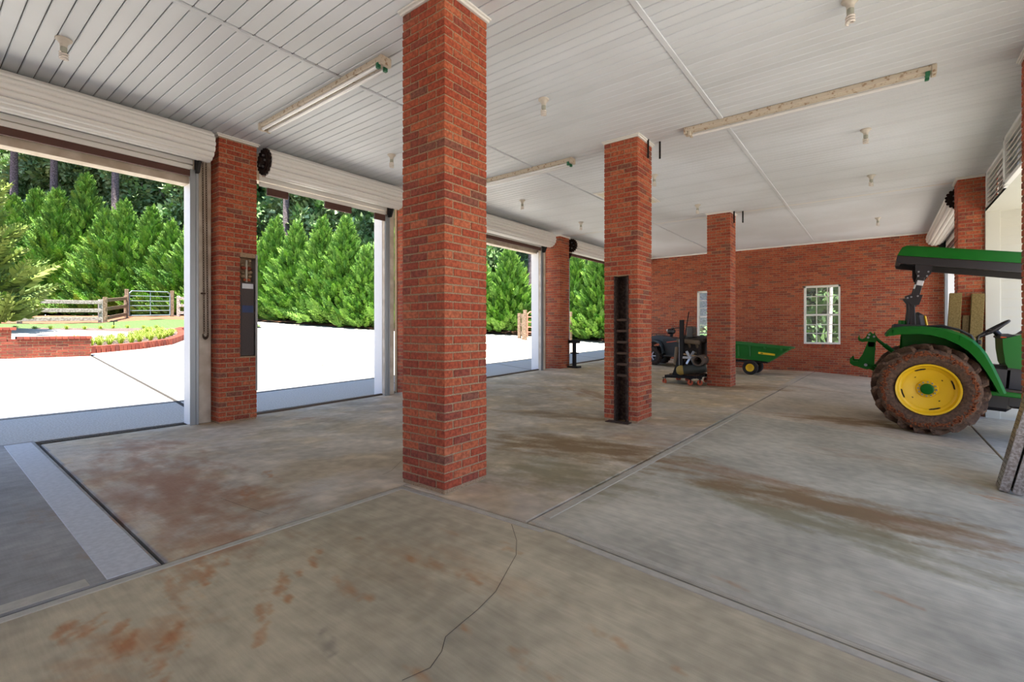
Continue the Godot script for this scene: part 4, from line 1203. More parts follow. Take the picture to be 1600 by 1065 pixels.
	obj("orange_marker", tubemesh(Vector3(-0.21, 1.40, 0.1), Vector3(-0.21, 1.64, 0.1), 0.011, 8), mat("marker_orange", Color8(224, 84, 30), 0.6), root)
	# quick hitch
	for s in [1.0, -1.0]:
		var q := MB.new()
		q.prism(PackedVector2Array([Vector2(-0.80, 0.79), Vector2(-0.68, 0.76), Vector2(-0.60, 0.80), Vector2(-0.605, 1.18), Vector2(-0.70, 1.18)]), minf(s * 0.24, s * 0.34), maxf(s * 0.24, s * 0.34))
		obj("hitch_upright", q, green, root)
		var hk := MB.new()
		hk.prism(PackedVector2Array([Vector2(-0.70, 0.80), Vector2(-0.84, 0.79), Vector2(-0.90, 0.83), Vector2(-0.905, 0.90), Vector2(-0.88, 0.93), Vector2(-0.865, 0.87), Vector2(-0.80, 0.875), Vector2(-0.77, 0.95), Vector2(-0.74, 0.98), Vector2(-0.72, 0.90)]), minf(s * 0.27, s * 0.31), maxf(s * 0.27, s * 0.31))
		obj("lower_hook", hk, green, root)
		obj("lower_link", boxmesh(Vector3(-0.10, -0.03, -0.025), Vector3(0.68, 0.03, 0.025), 0.008), green, root, Transform3D(Basis(Vector3(0, 0, 1), -0.35), Vector3(-0.65, 0.80, s * 0.3)))
		obj("hitch_pin", tubemesh(Vector3(-0.70, 0.83, s * 0.33), Vector3(-0.70, 0.83, s * 0.36), 0.022, 10), mats["galvanised"], root)
	var tb := MB.new()
	tb.cbox(Vector3(-0.70, 1.10, -0.34), Vector3(-0.61, 1.20, 0.34), 0.008)
	obj("hitch_crossbar", tb, green, root)
	var th := MB.new()
	th.prism(PackedVector2Array([Vector2(-0.72, 1.18), Vector2(-0.60, 1.18), Vector2(-0.585, 1.25), Vector2(-0.62, 1.30), Vector2(-0.625, 1.35), Vector2(-0.64, 1.30), Vector2(-0.68, 1.335), Vector2(-0.71, 1.30), Vector2(-0.735, 1.24), Vector2(-0.77, 1.215), Vector2(-0.80, 1.225), Vector2(-0.81, 1.28), Vector2(-0.825, 1.23), Vector2(-0.815, 1.19), Vector2(-0.77, 1.17)]), 0.24, 0.32)
	obj("top_hook", th, green, root)
	for q in [[-0.69, 1.29], [-0.70, 1.245], [-0.63, 1.265]]:
		obj("hitch_bolt", tubemesh(Vector3(q[0], q[1], 0.31), Vector3(q[0], q[1], 0.335), 0.016, 8), mats["galvanised"], root)
	var tl := MB.new()
	tl.tube(Vector3(-0.61, 1.24, 0.28), Vector3(-0.36, 1.03, 0.2), 0.022, 0.022, 10)
	tl.tube(Vector3(-0.50, 1.15, 0.245), Vector3(-0.36, 1.03, 0.2), 0.032, 0.032, 10)
	tl.tube(Vector3(-0.36, 1.03, 0.2), Vector3(-0.15, 0.88, 0.1), 0.026, 0.026, 10)
	obj("top_link", tl, green, root)

func build_cart() -> void:
	var root := thing("dump_cart", "green poly dump cart with yellow wheel hubs beside the back wall", "cart", Vector3(-2.93, floor_y(-2.93, -15.3) - 0.002, -15.3))
	var green := mat("cart_green", Color8(20, 112, 36), 0.42)
	var rubber := mat("cart_rubber", Color8(40, 36, 34), 0.9)
	# tub: open tray with slanted ends, rim running round
	var outer := [Vector2(-0.62, 0.93), Vector2(1.0, 0.775), Vector2(0.46, 0.375), Vector2(-0.50, 0.46)]
	var t := MB.new()
	var hz := 0.40
	var bz := 0.30
	var inn := 0.018
	var p3 := func(k: int, s: float, i: float) -> Vector3:
		var q: Vector2 = outer[k]
		var zz := (hz if k < 2 else bz) - i
		return Vector3(q.x + (i if k == 0 or k == 3 else -i * 1.5), q.y + (0.0 if k < 2 else i), s * zz)
	for s in [1.0, -1.0]:
		t.quad(p3.call(0, s, 0.0), p3.call(1, s, 0.0), p3.call(2, s, 0.0), p3.call(3, s, 0.0), Vector3(0, -0.2, s).normalized())
		t.quad(p3.call(0, s, inn), p3.call(1, s, inn), p3.call(2, s, inn), p3.call(3, s, inn), Vector3(0, 0.2, -s).normalized())
		t.quad(p3.call(0, s, 0.0), p3.call(1, s, 0.0), p3.call(1, s, inn), p3.call(0, s, inn), Vector3.UP)
	for e in [0.0, inn]:
		var dirn := 1.0 if e == 0.0 else -1.0
		t.quad(p3.call(0, 1.0, e), p3.call(0, -1.0, e), p3.call(3, -1.0, e), p3.call(3, 1.0, e), Vector3(-1, -0.3, 0).normalized() * dirn)
		t.quad(p3.call(1, 1.0, e), p3.call(1, -1.0, e), p3.call(2, -1.0, e), p3.call(2, 1.0, e), Vector3(0.6, -0.8, 0).normalized() * dirn)
		t.quad(p3.call(2, 1.0, e), p3.call(2, -1.0, e), p3.call(3, -1.0, e), p3.call(3, 1.0, e), Vector3(0, -1, 0) * dirn)
	obj("tub", t, green, root)
	var rim := MB.new()
	for s in [1.0, -1.0]:
		rim.xf = Transform3D(Basis(Vector3(0, 0, 1), atan2(-0.155, 1.62)), Vector3(-0.62, 0.93, s * (hz + 0.012)))
		rim.cbox(Vector3(-0.02, -0.05, -0.02), Vector3(1.62, 0.012, 0.02), 0.008)
		for k in 4:
			rim.cbox(Vector3(0.18 + k * 0.40, -0.10, -0.024), Vector3(0.24 + k * 0.40, 0.0, 0.022), 0.006)
	rim.xf = Transform3D()
	rim.cbox(Vector3(-0.64, 0.89, -hz), Vector3(-0.60, 0.945, hz), 0.008)
	rim.cbox(Vector3(0.96, 0.755, -hz), Vector3(1.02, 0.785, hz), 0.008)
	obj("tub_rim", rim, green, root)
	for k in 2:
		obj("tub_rib", boxmesh(Vector3(-0.34 + k * 0.3, 0.52, 0.30), Vector3(-0.30 + k * 0.3, 0.84 - k * 0.04, 0.385), 0.008), green, root)
	var dc := MB.new()
	dc.xf = Transform3D(Basis(Vector3(0, 0, 1), -0.10), Vector3(0.42, 0.605, 0.398)) * Transform3D(Basis(Vector3(1, 0, 0), 0.22), Vector3.ZERO)
	dc.cbox(Vector3(-0.21, -0.028, -0.004), Vector3(0.21, 0.028, 0.004), 0.003)
	var dec := obj("yellow_decal", dc, mat("decal_yellow", Color8(238, 200, 40), 0.5), root)
	var dm := MB.new()
	dm.xf = dc.xf
	dm.cbox(Vector3(-0.15, -0.014, 0.003), Vector3(-0.09, 0.014, 0.006), 0.001)
	obj("decal_mark", dm, mat("decal_olive", Color8(120, 110, 30), 0.6), dec)
	for s in [1.0, -1.0]:
		wheel(root, "wheel", Vector3(0, 0.2, s * 0.36), s, 0.205, 0.18, 0.10, 0, 0.0, rubber, mats["tractor_yellow"], null, 5)
	obj("axle", tubemesh(Vector3(0, 0.2, -0.36), Vector3(0, 0.2, 0.36), 0.02), mats["satin_black"], root)
	obj("frame", boxmesh(Vector3(-0.5, 0.33, -0.2), Vector3(0.42, 0.385, 0.2), 0.01), mats["satin_black"], root)
	obj("frame_strut", boxmesh(Vector3(-0.05, 0.2, -0.22), Vector3(0.05, 0.36, 0.22), 0.01), mats["satin_black"], root)
	obj("tow_bar", tubemesh(Vector3(-0.45, 0.34, 0), Vector3(-1.05, 0.3, 0), 0.02), mats["satin_black"], root)
	obj("tow_stand", tubemesh(Vector3(-1.0, 0.02, 0), Vector3(-1.0, 0.3, 0), 0.02), mats["satin_black"], root)

func build_atv() -> void:
	var y := floor_y(-5.3, -15.2)
	var root := thing("quad_bike", "dark blue-grey quad bike with silver wheels parked beside back wall", "quad bike", Vector3(-5.1, y, -15.2))
	var body := mat("atv_slate", Color8(52, 62, 70), 0.4)
	var black: Material = mats["satin_black"]
	var rubber := mat("atv_rubber", Color8(58, 48, 42), 0.92)
	var alloy := mat("atv_alloy", Color8(176, 180, 196), 0.35, 0.6)
	for x in [-0.66, 0.62]:
		for s in [1.0, -1.0]:
			wheel(root, "front_wheel" if x < 0 else "rear_wheel", Vector3(x, 0.31, s * 0.40), s, 0.315, 0.24, 0.165, 18, 0.022, rubber, black, null, 0)
			var sp := MB.new()
			for k in 6:
				var a := TAU * k / 6.0
				sp.xf = Transform3D(Basis(Vector3(0, 0, 1), a), Vector3(x, 0.31, s * (0.40 + 0.085)))
				sp.cbox(Vector3(0.02, -0.018, -0.012), Vector3(0.165, 0.018, 0.012), 0.006)
			sp.xf = Transform3D()
			sp.lathe([Vector2(0.172, -0.02), Vector2(0.172, 0.02), Vector2(0.155, 0.02), Vector2(0.155, -0.02)], 24, about_z(Vector3(x, 0.31, s * 0.48)))
			obj("wheel_spokes", sp, alloy, root)
	# body: front cowl, tank, side panel, footwell, seat, fenders
	var c := MB.new()
	c.prism(PackedVector2Array([Vector2(-1.02, 0.60), Vector2(-0.92, 0.88), Vector2(-0.55, 0.97), Vector2(-0.10, 0.90), Vector2(0.05, 0.80), Vector2(0.02, 0.45), Vector2(-0.28, 0.42), Vector2(-0.36, 0.66), Vector2(-0.62, 0.74), Vector2(-0.90, 0.62)]), -0.30, 0.30)
	obj("body", c, body, root)
	for s in [1.0, -1.0]:
		var fe := MB.new()
		var arc := [Vector2(-1.0, 0.58), Vector2(-0.96, 0.72), Vector2(-0.82, 0.82), Vector2(-0.58, 0.83), Vector2(-0.40, 0.76), Vector2(-0.32, 0.62), Vector2(-0.28, 0.40)]
		for k in arc.size() - 1:
			var a: Vector2 = arc[k]; var b: Vector2 = arc[k + 1]
			var e := (b - a).normalized()
			fe.quad(Vector3(a.x, a.y, s * 0.26), Vector3(b.x, b.y, s * 0.26), Vector3(b.x, b.y, s * 0.54), Vector3(a.x, a.y, s * 0.54), Vector3(-e.y, e.x, 0))
			fe.quad(Vector3(a.x, a.y, s * 0.54), Vector3(b.x, b.y, s * 0.54), Vector3(b.x, b.y - 0.05, s * 0.55), Vector3(a.x, a.y - 0.05, s * 0.55), Vector3(0, 0, s))
		obj("front_fender", fe, body, root)
		var sd := MB.new()
		sd.prism(PackedVector2Array([Vector2(-0.34, 0.84), Vector2(0.30, 0.88), Vector2(0.34, 0.62), Vector2(0.28, 0.34), Vector2(-0.24, 0.32), Vector2(-0.30, 0.52)]), minf(s * 0.26, s * 0.34), maxf(s * 0.26, s * 0.34))
		obj("side_panel", sd, mat("atv_dark", Color8(40, 46, 50), 0.5), root)
		var stp := MB.new()
		stp.xf = Transform3D(Basis(Vector3(0, 0, 1), 0.13), Vector3(-0.22, 0.74, s * 0.342))
		stp.cbox(Vector3(0, -0.012, -0.004), Vector3(0.36, 0.014, 0.004), 0.003)
		obj("orange_stripe", stp, mat("stripe_orange", Color8(206, 96, 66), 0.5), root)
		obj("footwell", boxmesh(Vector3(-0.28, 0.30, minf(s * 0.3, s * 0.52)), Vector3(0.30, 0.34, maxf(s * 0.3, s * 0.52)), 0.01), black, root)
		var rf := MB.new()
		rf.cbox(Vector3(0.26, 0.72, minf(s * 0.24, s * 0.54)), Vector3(1.0, 0.78, maxf(s * 0.24, s * 0.54)), 0.03)
		obj("rear_fender", rf, body, root)
	obj("seat", boxmesh(Vector3(0.10, 0.80, -0.2), Vector3(0.92, 0.95, 0.2), 0.05), black, root)
	obj("chassis", boxmesh(Vector3(-0.8, 0.28, -0.2), Vector3(0.8, 0.6, 0.2), 0.03), black, root)
	var rk := MB.new()
	for k in 5: rk.tube(Vector3(-1.0, 0.99, -0.3 + k * 0.15), Vector3(-0.5, 1.0, -0.3 + k * 0.15), 0.011, 0.011, 6)
	rk.tube(Vector3(-1.0, 0.99, -0.36), Vector3(-1.0, 0.99, 0.36), 0.013, 0.013, 6)
	rk.tube(Vector3(-0.5, 1.0, -0.36), Vector3(-0.5, 1.0, 0.36), 0.013, 0.013, 6)
	rk.tube(Vector3(-0.75, 0.9, 0.2), Vector3(-0.75, 1.0, 0.2), 0.013, 0.013, 6)
	rk.tube(Vector3(-0.75, 0.9, -0.2), Vector3(-0.75, 1.0, -0.2), 0.013, 0.013, 6)
	obj("front_rack", rk, black, root)
	var hp := MB.new()
	hp.cbox(Vector3(-0.30, 1.0, -0.13), Vector3(-0.08, 1.17, 0.13), 0.05)
	obj("headlight_pod", hp, black, root)
	for s in [1.0, -1.0]:
		obj("headlight_lens", boxmesh(Vector3(-0.31, 1.08, s * 0.07 - 0.04), Vector3(-0.27, 1.16, s * 0.07 + 0.04), 0.015), mat("lens_pale", Color8(220, 220, 214), 0.2), root)
	obj("steering_post", tubemesh(Vector3(-0.2, 0.85, 0), Vector3(-0.17, 1.05, 0), 0.05), black, root)
	var hb := MB.new()
	hb.path([Vector3(0.0, 1.19, -0.42), Vector3(-0.10, 1.20, -0.22), Vector3(-0.16, 1.14, 0), Vector3(-0.10, 1.20, 0.22), Vector3(0.0, 1.19, 0.42)], 0.014, 8)
	obj("handlebar", hb, black, root)
	for s in [1.0, -1.0]:
		obj("grip", tubemesh(Vector3(0.06, 1.185, s * 0.52), Vector3(-0.03, 1.195, s * 0.36), 0.02, 8), black, root)

func build_dolly() -> void:
	var y := 0.005
	var root := thing("equipment_dolly", "low rolling steel dolly with orange casters left of far column", "dolly", Vector3(-3.66, y, -11.55))
	var iron: Material = mats["black_iron"]
	var orange := mat("caster_orange", Color8(196, 88, 50), 0.6)
	var deck := mat("dolly_wood", Color8(112, 86, 60), 0.85, 0.0, noise_tex(0.02, Color(0.6, 0.55, 0.5), Color(1, 1, 1), 90), 2.0)
	obj("side_rail", boxmesh(Vector3(-0.42, 0.15, 0.32), Vector3(0.36, 0.21, 0.40), 0.006), iron, root, Transform3D(Basis(Vector3(0, 1, 0), 0.25), Vector3.ZERO))
	obj("side_rail", boxmesh(Vector3(-0.34, 0.15, -0.42), Vector3(0.40, 0.21, -0.34), 0.006), iron, root)
	obj("cross_rail", boxmesh(Vector3(-0.36, 0.15, -0.42), Vector3(-0.28, 0.21, 0.46), 0.006), iron, root)
	obj("cross_rail", boxmesh(Vector3(0.26, 0.15, -0.42), Vector3(0.34, 0.21, 0.36), 0.006), iron, root)
	for k in 4:
		obj("deck_board", boxmesh(Vector3(-0.30, 0.21, -0.38 + k * 0.18), Vector3(0.36, 0.235, -0.23 + k * 0.18), 0.004), deck, root)
	for q in [[-0.36, 0.46], [0.22, 0.42], [0.40, 0.30], [0.34, -0.40], [-0.10, -0.40], [-0.32, -0.40]]:
		var w := MB.new()
		w.lathe([Vector2(0.02, -0.022), Vector2(0.055, -0.022), Vector2(0.062, -0.012), Vector2(0.062, 0.012), Vector2(0.055, 0.022), Vector2(0.02, 0.022)], 20, about_z(Vector3.ZERO))
		var turn := rng.randf_range(-0.8, 0.8)
		var c := obj("caster_wheel", w, orange, root, Transform3D(Basis(Vector3(0, 1, 0), turn), Vector3(q[0], 0.062, q[1])))
		obj("caster_fork", boxmesh(Vector3(-0.012, 0.0, -0.033), Vector3(0.012, 0.09, -0.025), 0.003), iron, c)
		obj("caster_fork", boxmesh(Vector3(-0.012, 0.0, 0.025), Vector3(0.012, 0.09, 0.033), 0.003), iron, c)
		obj("caster_plate", boxmesh(Vector3(-0.045, 0.082, -0.045), Vector3(0.045, 0.092, 0.045), 0.003), iron, c)
	obj("upright", boxmesh(Vector3(-0.04, 0.2, 0.30), Vector3(0.05, 1.50, 0.38), 0.006), iron, root)
	obj("upright", boxmesh(Vector3(0.34, 0.2, -0.60), Vector3(0.43, 1.48, -0.52), 0.006), iron, root)
	var gus := MB.new()
	gus.prism(PackedVector2Array([Vector2(-0.22, 0.21), Vector2(0.05, 0.21), Vector2(0.03, 0.80), Vector2(-0.02, 0.80)]), 0.325, 0.345)
	obj("gusset", gus, iron, root)
	obj("upright_edge", boxmesh(Vector3(-0.048, 0.45, 0.34), Vector3(-0.038, 1.05, 0.384)), mat("bare_steel", Color8(170, 170, 172), 0.4, 0.7), root)
	# what is piled on it
	var engine := thing("engine_block", "greasy dark engine and gearbox piled on the rolling dolly", "engine", Vector3(-3.71, y + 0.235, -11.62))
	var grease := mat("greasy_iron", Color8(76, 66, 58), 0.75, 0.3, noise_tex(0.03, Color(0.45, 0.4, 0.36), Color(1, 1, 1), 91), 4.0)
	obj("crankcase", boxmesh(Vector3(-0.12, 0.30, -0.35), Vector3(0.42, 0.78, 0.20), 0.05), grease, engine)
	obj("sump", boxmesh(Vector3(-0.05, 0.0, -0.28), Vector3(0.36, 0.32, 0.05), 0.04), grease, engine)
	obj("head", boxmesh(Vector3(-0.04, 0.74, -0.30), Vector3(0.52, 0.84, 0.26), 0.03), grease, engine)
	obj("manifold", tubemesh(Vector3(-0.1, 0.78, 0.26), Vector3(0.42, 0.74, 0.30), 0.05, 12), mat("exhaust_tan", Color8(120, 104, 84), 0.8, 0.2), engine)
	for k in 3:
		obj("exhaust_port", tubemesh(Vector3(0.0 + k * 0.17, 0.6, 0.16), Vector3(0.0 + k * 0.17, 0.74, 0.28), 0.03, 10), mats["exhaust_tan"], engine)
	obj("valve_cover", boxmesh(Vector3(0.06, 0.84, -0.2), Vector3(0.22, 1.12, 0.12), 0.03), mat("cover_grey", Color8(96, 94, 90), 0.5, 0.4), engine)
	obj("lifting_rod", tubemesh(Vector3(0.02, 0.84, 0.1), Vector3(0.10, 1.46, 0.04), 0.012, 8), iron, engine)
	obj("pulley", tubemesh(Vector3(-0.06, 0.52, 0.2), Vector3(-0.06, 0.52, 0.30), 0.09, 18), grease, engine)
	var horn := MB.new()
	horn.path([Vector3(-0.1, 0.62, 0.28), Vector3(-0.10, 0.42, 0.34), Vector3(-0.12, 0.26, 0.34), Vector3(-0.04, 0.16, 0.34)], 0.045, 10)
	obj("exhaust_elbow", horn, mats["exhaust_tan"], engine)
	for k in 5:
		var e: Array = [[0.0, 0.44, 0.30, 0.34, 0.50, 0.26, 0.022], [-0.12, 0.58, 0.24, 0.24, 0.46, 0.32, 0.016], [0.02, 0.70, 0.30, 0.10, 0.30, 0.34, 0.02], [0.22, 0.52, 0.30, 0.40, 0.34, 0.30, 0.026], [-0.08, 0.86, 0.05, 0.30, 0.96, 0.1, 0.018]][k]
		obj("engine_pipe", tubemesh(Vector3(e[0], e[1], e[2]), Vector3(e[3], e[4], e[5]), e[6], 8), grease if k % 2 else mats["exhaust_tan"], engine)
	var plank := thing("wood_plank", "loose tan plank lying over the engine on dolly", "plank", Vector3(-3.55, y + 0.70, -11.22))
	plank.rotation = Vector3(0, -0.1, -0.12)
	obj("board", boxmesh(Vector3(-0.14, -0.02, -0.05), Vector3(0.44, 0.015, 0.05), 0.005), mat("tan_wood", Color8(150, 122, 88), 0.8), plank)
	var can := thing("canister", "dark green canister with yellow rounded cap lying on the dolly", "canister", Vector3(-3.60, y + 0.345, -11.04), 0.30)
	var cy := MB.new()
	cy.lathe([Vector2(0.085, 0.0), Vector2(0.1, 0.02), Vector2(0.1, 0.50), Vector2(0.085, 0.53), Vector2(0, 0.53)], 24, Transform3D(Basis(Vector3(0, 0, 1), -PI / 2 + 0.12), Vector3.ZERO))
	obj("barrel", cy, mat("canister_green", Color8(48, 52, 46), 0.5), can)
	var cap := MB.new()
	cap.lathe([Vector2(0.1, 0.03), Vector2(0.112, 0.0), Vector2(0.11, -0.05), Vector2(0.08, -0.10), Vector2(0.04, -0.12), Vector2(0, -0.12)], 24, Transform3D(Basis(Vector3(0, 0, 1), -PI / 2 + 0.12), Vector3.ZERO), true)
	obj("cap", cap, mat("cap_yellow", Color8(150, 126, 58), 0.5), can)
	var pipe := thing("pipe_section", "short open black pipe lying end-on on the dolly", "pipe", Vector3(-3.22, y + 0.58, -11.00))
	var pm := MB.new()
	pm.lathe([Vector2(0.085, 0.0), Vector2(0.085, 0.45)], 20, about_z(Vector3(0, 0, -0.4)))
	pm.lathe([Vector2(0.12, 0.0), Vector2(0.12, 0.45)], 20, about_z(Vector3(0, 0, -0.4)))
	pm.lathe([Vector2(0.085, 0.45), Vector2(0.12, 0.45)], 20, about_z(Vector3(0, 0, -0.4)))
	obj("pipe_wall", pm, mat("pipe_brown", Color8(84, 70, 58), 0.8), pipe)
	var fan := thing("metal_fan", "small bright metal fan leaning on greasy engine", "fan", Vector3(-3.45, y + 0.63, -11.16))
	for k in 6:
		var f := MB.new()
		f.cbox(Vector3(0.02, -0.03, -0.004), Vector3(0.17, 0.03, 0.004), 0.003)
		obj("blade", f, mat("fan_metal", Color8(168, 172, 178), 0.35, 0.7), fan, Transform3D(Basis(Vector3(0, 0, 1), TAU * k / 6.0) * Basis(Vector3(1, 0, 0), 0.5), Vector3.ZERO))
	obj("fan_hub", tubemesh(Vector3(0, 0, -0.03), Vector3(0, 0, 0.03), 0.03, 12), mats["fan_metal"], fan)

func build_leaning() -> void:
	# weathered timbers against the pier behind the tractor
	var wood := mat("treated_wood", Color8(138, 118, 72), 0.9, 0.0, noise_tex(0.04, Color(0.82, 0.8, 0.72), Color(1, 1, 1), 95), 1.5)
	var wood2 := mat("treated_wood_dark", Color8(112, 92, 58), 0.9, 0.0, noise_tex(0.04, Color(0.82, 0.8, 0.72), Color(1, 1, 1), 96), 1.5)
	var t := [[0.98, 0.16, 2.10, wood, "leftmost green-brown timber leaning on the pier behind tractor"], [1.13, 0.09, 1.72, wood2, "shorter darker timber leaning between two taller ones behind tractor"], [1.26, 0.16, 2.10, wood, "right green-brown timber leaning on the pier behind tractor"]]
	for k in t.size():
		var e: Array = t[k]
		var o := thing("timber", e[4], "timber", Vector3(e[0] - 0.04, floor_y(e[0], -10.9), -11.14 - 0.03 * (k % 2)), 0.0, "timbers leaning on the pier")
		o.basis = Basis(Vector3(1, 0, 0), -0.085) * Basis(Vector3(0, 0, 1), -0.05)
		obj("beam", boxmesh(Vector3(-e[1] / 2, 0.0, -0.05), Vector3(e[1] / 2, e[2], 0.05), 0.006), e[3], o)
	# two loading ramps against the pier at the right edge
	var alu := mat("ramp_aluminium", Color8(170, 166, 162), 0.42, 0.8, noise_tex(0.03, Color(0.75, 0.72, 0.7), Color(1, 1, 1), 97), 2.0)
	for k in 2:
		var o := thing("loading_ramp", "perforated aluminium loading ramp leaning outermost at the right edge" if k == 0 else "aluminium loading ramp nested behind the outer one at right edge", "ramp", Vector3(0.86 + k * 0.078, floor_y(0.9, -6.2) + 0.012, -6.16 + k * 0.03), 0.0, "aluminium loading ramps")
		o.basis = Basis(Vector3(0, 0, 1), -0.21) * Basis(Vector3(1, 0, 0), -0.02) * Basis(Vector3(0, 1, 0), -0.06)
		var w := 0.24
		var web := boxmesh(Vector3(-0.012, 0, -w / 2), Vector3(-0.006, 2.1, w / 2), 0.002)
		obj("tread_plate", web, alu, o)
		for s in [-1.0, 1.0]:
			obj("side_flange", boxmesh(Vector3(-0.012, 0, s * w / 2 - 0.004), Vector3(0.055, 2.1, s * w / 2 + 0.004), 0.002), alu, o)
			obj("flange_lip", boxmesh(Vector3(0.049, 0, s * w / 2 - (0.02 if s > 0 else 0.0)), Vector3(0.055, 2.1, s * w / 2 + (0.0 if s > 0 else 0.02)), 0.002), alu, o)
		var dot := MB.new()
		for i in 52:
			for j in 3:
				dot.tube(Vector3(-0.0135, 0.04 + i * 0.04, -0.07 + j * 0.07), Vector3(-0.0120, 0.04 + i * 0.04, -0.07 + j * 0.07), 0.007, 0.007, 6)
		var d := obj("perforations", dot, mat("hole_dark", Color8(70, 66, 62), 0.9), o)
		d.set_meta("kind", "stuff")
		for i in 8:
			obj("cross_rung", boxmesh(Vector3(-0.006, 0.12 + i * 0.25, -w / 2), Vector3(0.03, 0.15 + i * 0.25, w / 2), 0.003), alu, o)
		obj("end_hook", boxmesh(Vector3(-0.02, 0.52, w / 2), Vector3(0.05, 0.57, w / 2 + 0.03), 0.004), alu, o)

# ---------------------------------------------------------------- outdoors
func ground_y(x: float, z: float) -> float:
	if x < -7.6: return land_y(x, z) - 0.05
	return -0.42

func patch(near: Array, far: Array, nu: int, nv: int, lift: float, jitter := 0.0) -> MB:
	# a piece of ground between two lines, following the land
	var b := MB.new()
	var along := func(pts: Array, t: float) -> Vector2:
		var f := t * (pts.size() - 1)
		var i := mini(int(f), pts.size() - 2)
		return pts[i].lerp(pts[i + 1], f - i)
	var g := []
	for j in nv + 1:
		var row := []
		for i in nu + 1:
			var p: Vector2 = along.call(near, float(i) / nu).lerp(along.call(far, float(i) / nu), float(j) / nv)
			row.append(Vector3(p.x, land_y(p.x, p.y) + lift + rng.randf() * jitter, p.y))
		g.append(row)
	for j in nv:
		for i in nu:
			for f in [[g[j][i], g[j][i + 1], g[j + 1][i + 1]], [g[j][i], g[j + 1][i + 1], g[j + 1][i]]]:
				var n: Vector3 = (f[1] - f[0]).cross(f[2] - f[0]).normalized()
				if n.y < 0: n = -n
				b.tri(f[0], f[1], f[2], n, n, n)
	return b

func leafmat(called: String, c: Color, back: Color) -> StandardMaterial3D:
	var m := mat(called, c, 0.7)
	m.vertex_color_use_as_albedo = true
	m.backlight_enabled = true
	m.backlight = back
	m.cull_mode = BaseMaterial3D.CULL_DISABLED
	return m

var frond_mesh: ArrayMesh
var leaf_mesh: ArrayMesh

func make_leaves() -> void:
	# a feathery conifer spray: stem along +Y, scale-leaf branchlets alternating in two planes
	var b := MB.new()
	for plane in 2:
		var bas := Basis(Vector3(0, 1, 0), plane * 1.35)
		for k in 6:
			for s in [-1.0, 1.0]:
				var y := 0.04 + k * 0.13 + (0.06 if s > 0 else 0.0)
				var l := 0.36 * (1.0 - 0.7 * k / 6.0)
				var d := bas * Vector3(s * 0.62, 0.78, 0.16 * sin(k * 2.3 + s)).normalized()
				var side := bas * Vector3(-s * 0.75, 0.62, 0.35).normalized() * (0.066 - 0.005 * k)
				var p0 := Vector3(0, y, 0)
				var n := d.cross(side).normalized()
				b.tri(p0, p0 + d * l * 0.45 + side, p0 + d * l, n, n, n)
				b.tri(p0, p0 + d * l, p0 + d * l * 0.45 - side, n, n, n)
		var w := bas * Vector3(0.035, 0, 0)
		var nn := bas * Vector3(0, 0, 1)
		b.tri(Vector3.ZERO - w, Vector3.ZERO + w, Vector3(0, 1.05, 0), nn, nn, nn)
	frond_mesh = b.mesh()
	# a twig of broad leaves
	var c := MB.new()
	for k in 16:
		var a := k * 2.4
		var d := Vector3(cos(a), rng.randf_range(-0.5, 0.7), sin(a)).normalized()
		var p0 := d * rng.randf_range(0.05, 0.25)
		var l := rng.randf_range(0.16, 0.26)
		var side := d.cross(Vector3(rng.randf() - 0.5, 1, rng.randf() - 0.5)).normalized() * l * 0.36
		var dn := Vector3(0, -0.25, 0) * l
		var n := d.cross(side).normalized()
		c.tri(p0, p0 + d * l * 0.5 + side, p0 + d * l + dn, n, n, n)
		c.tri(p0, p0 + d * l + dn, p0 + d * l * 0.5 - side, n, n, n)
	leaf_mesh = c.mesh()

func crown_of(parent: Node3D, called: String, mesh: Mesh, m: Material, xs: Array, cols: Array) -> void:
	var mm := MultiMesh.new()
	mm.transform_format = MultiMesh.TRANSFORM_3D
	mm.use_colors = true
	mm.mesh = mesh
	mm.instance_count = xs.size()
	for k in xs.size():
		mm.set_instance_transform(k, xs[k])
		mm.set_instance_color(k, cols[k])
	var o := MultiMeshInstance3D.new()
	o.name = called
	o.multimesh = mm
	o.material_override = m
	o.set_meta("kind", "stuff")
	parent.add_child(o, true)

func tint(a: Color, b: Color) -> Color:
	var c := a.lerp(b, rng.randf())
	var k := rng.randf_range(0.75, 1.2)
	return Color(c.r * k, c.g * k, c.b * k)

func aim(dir: Vector3, spin: float, s: float) -> Basis:
	var y := dir.normalized()
	var x := y.cross(Vector3(0.31, 0.17, 0.93)).normalized()
	var z := x.cross(y)
	return (Basis(x, y, z) * Basis(Vector3(0, 1, 0), spin)).scaled_local(Vector3(s, s, s))

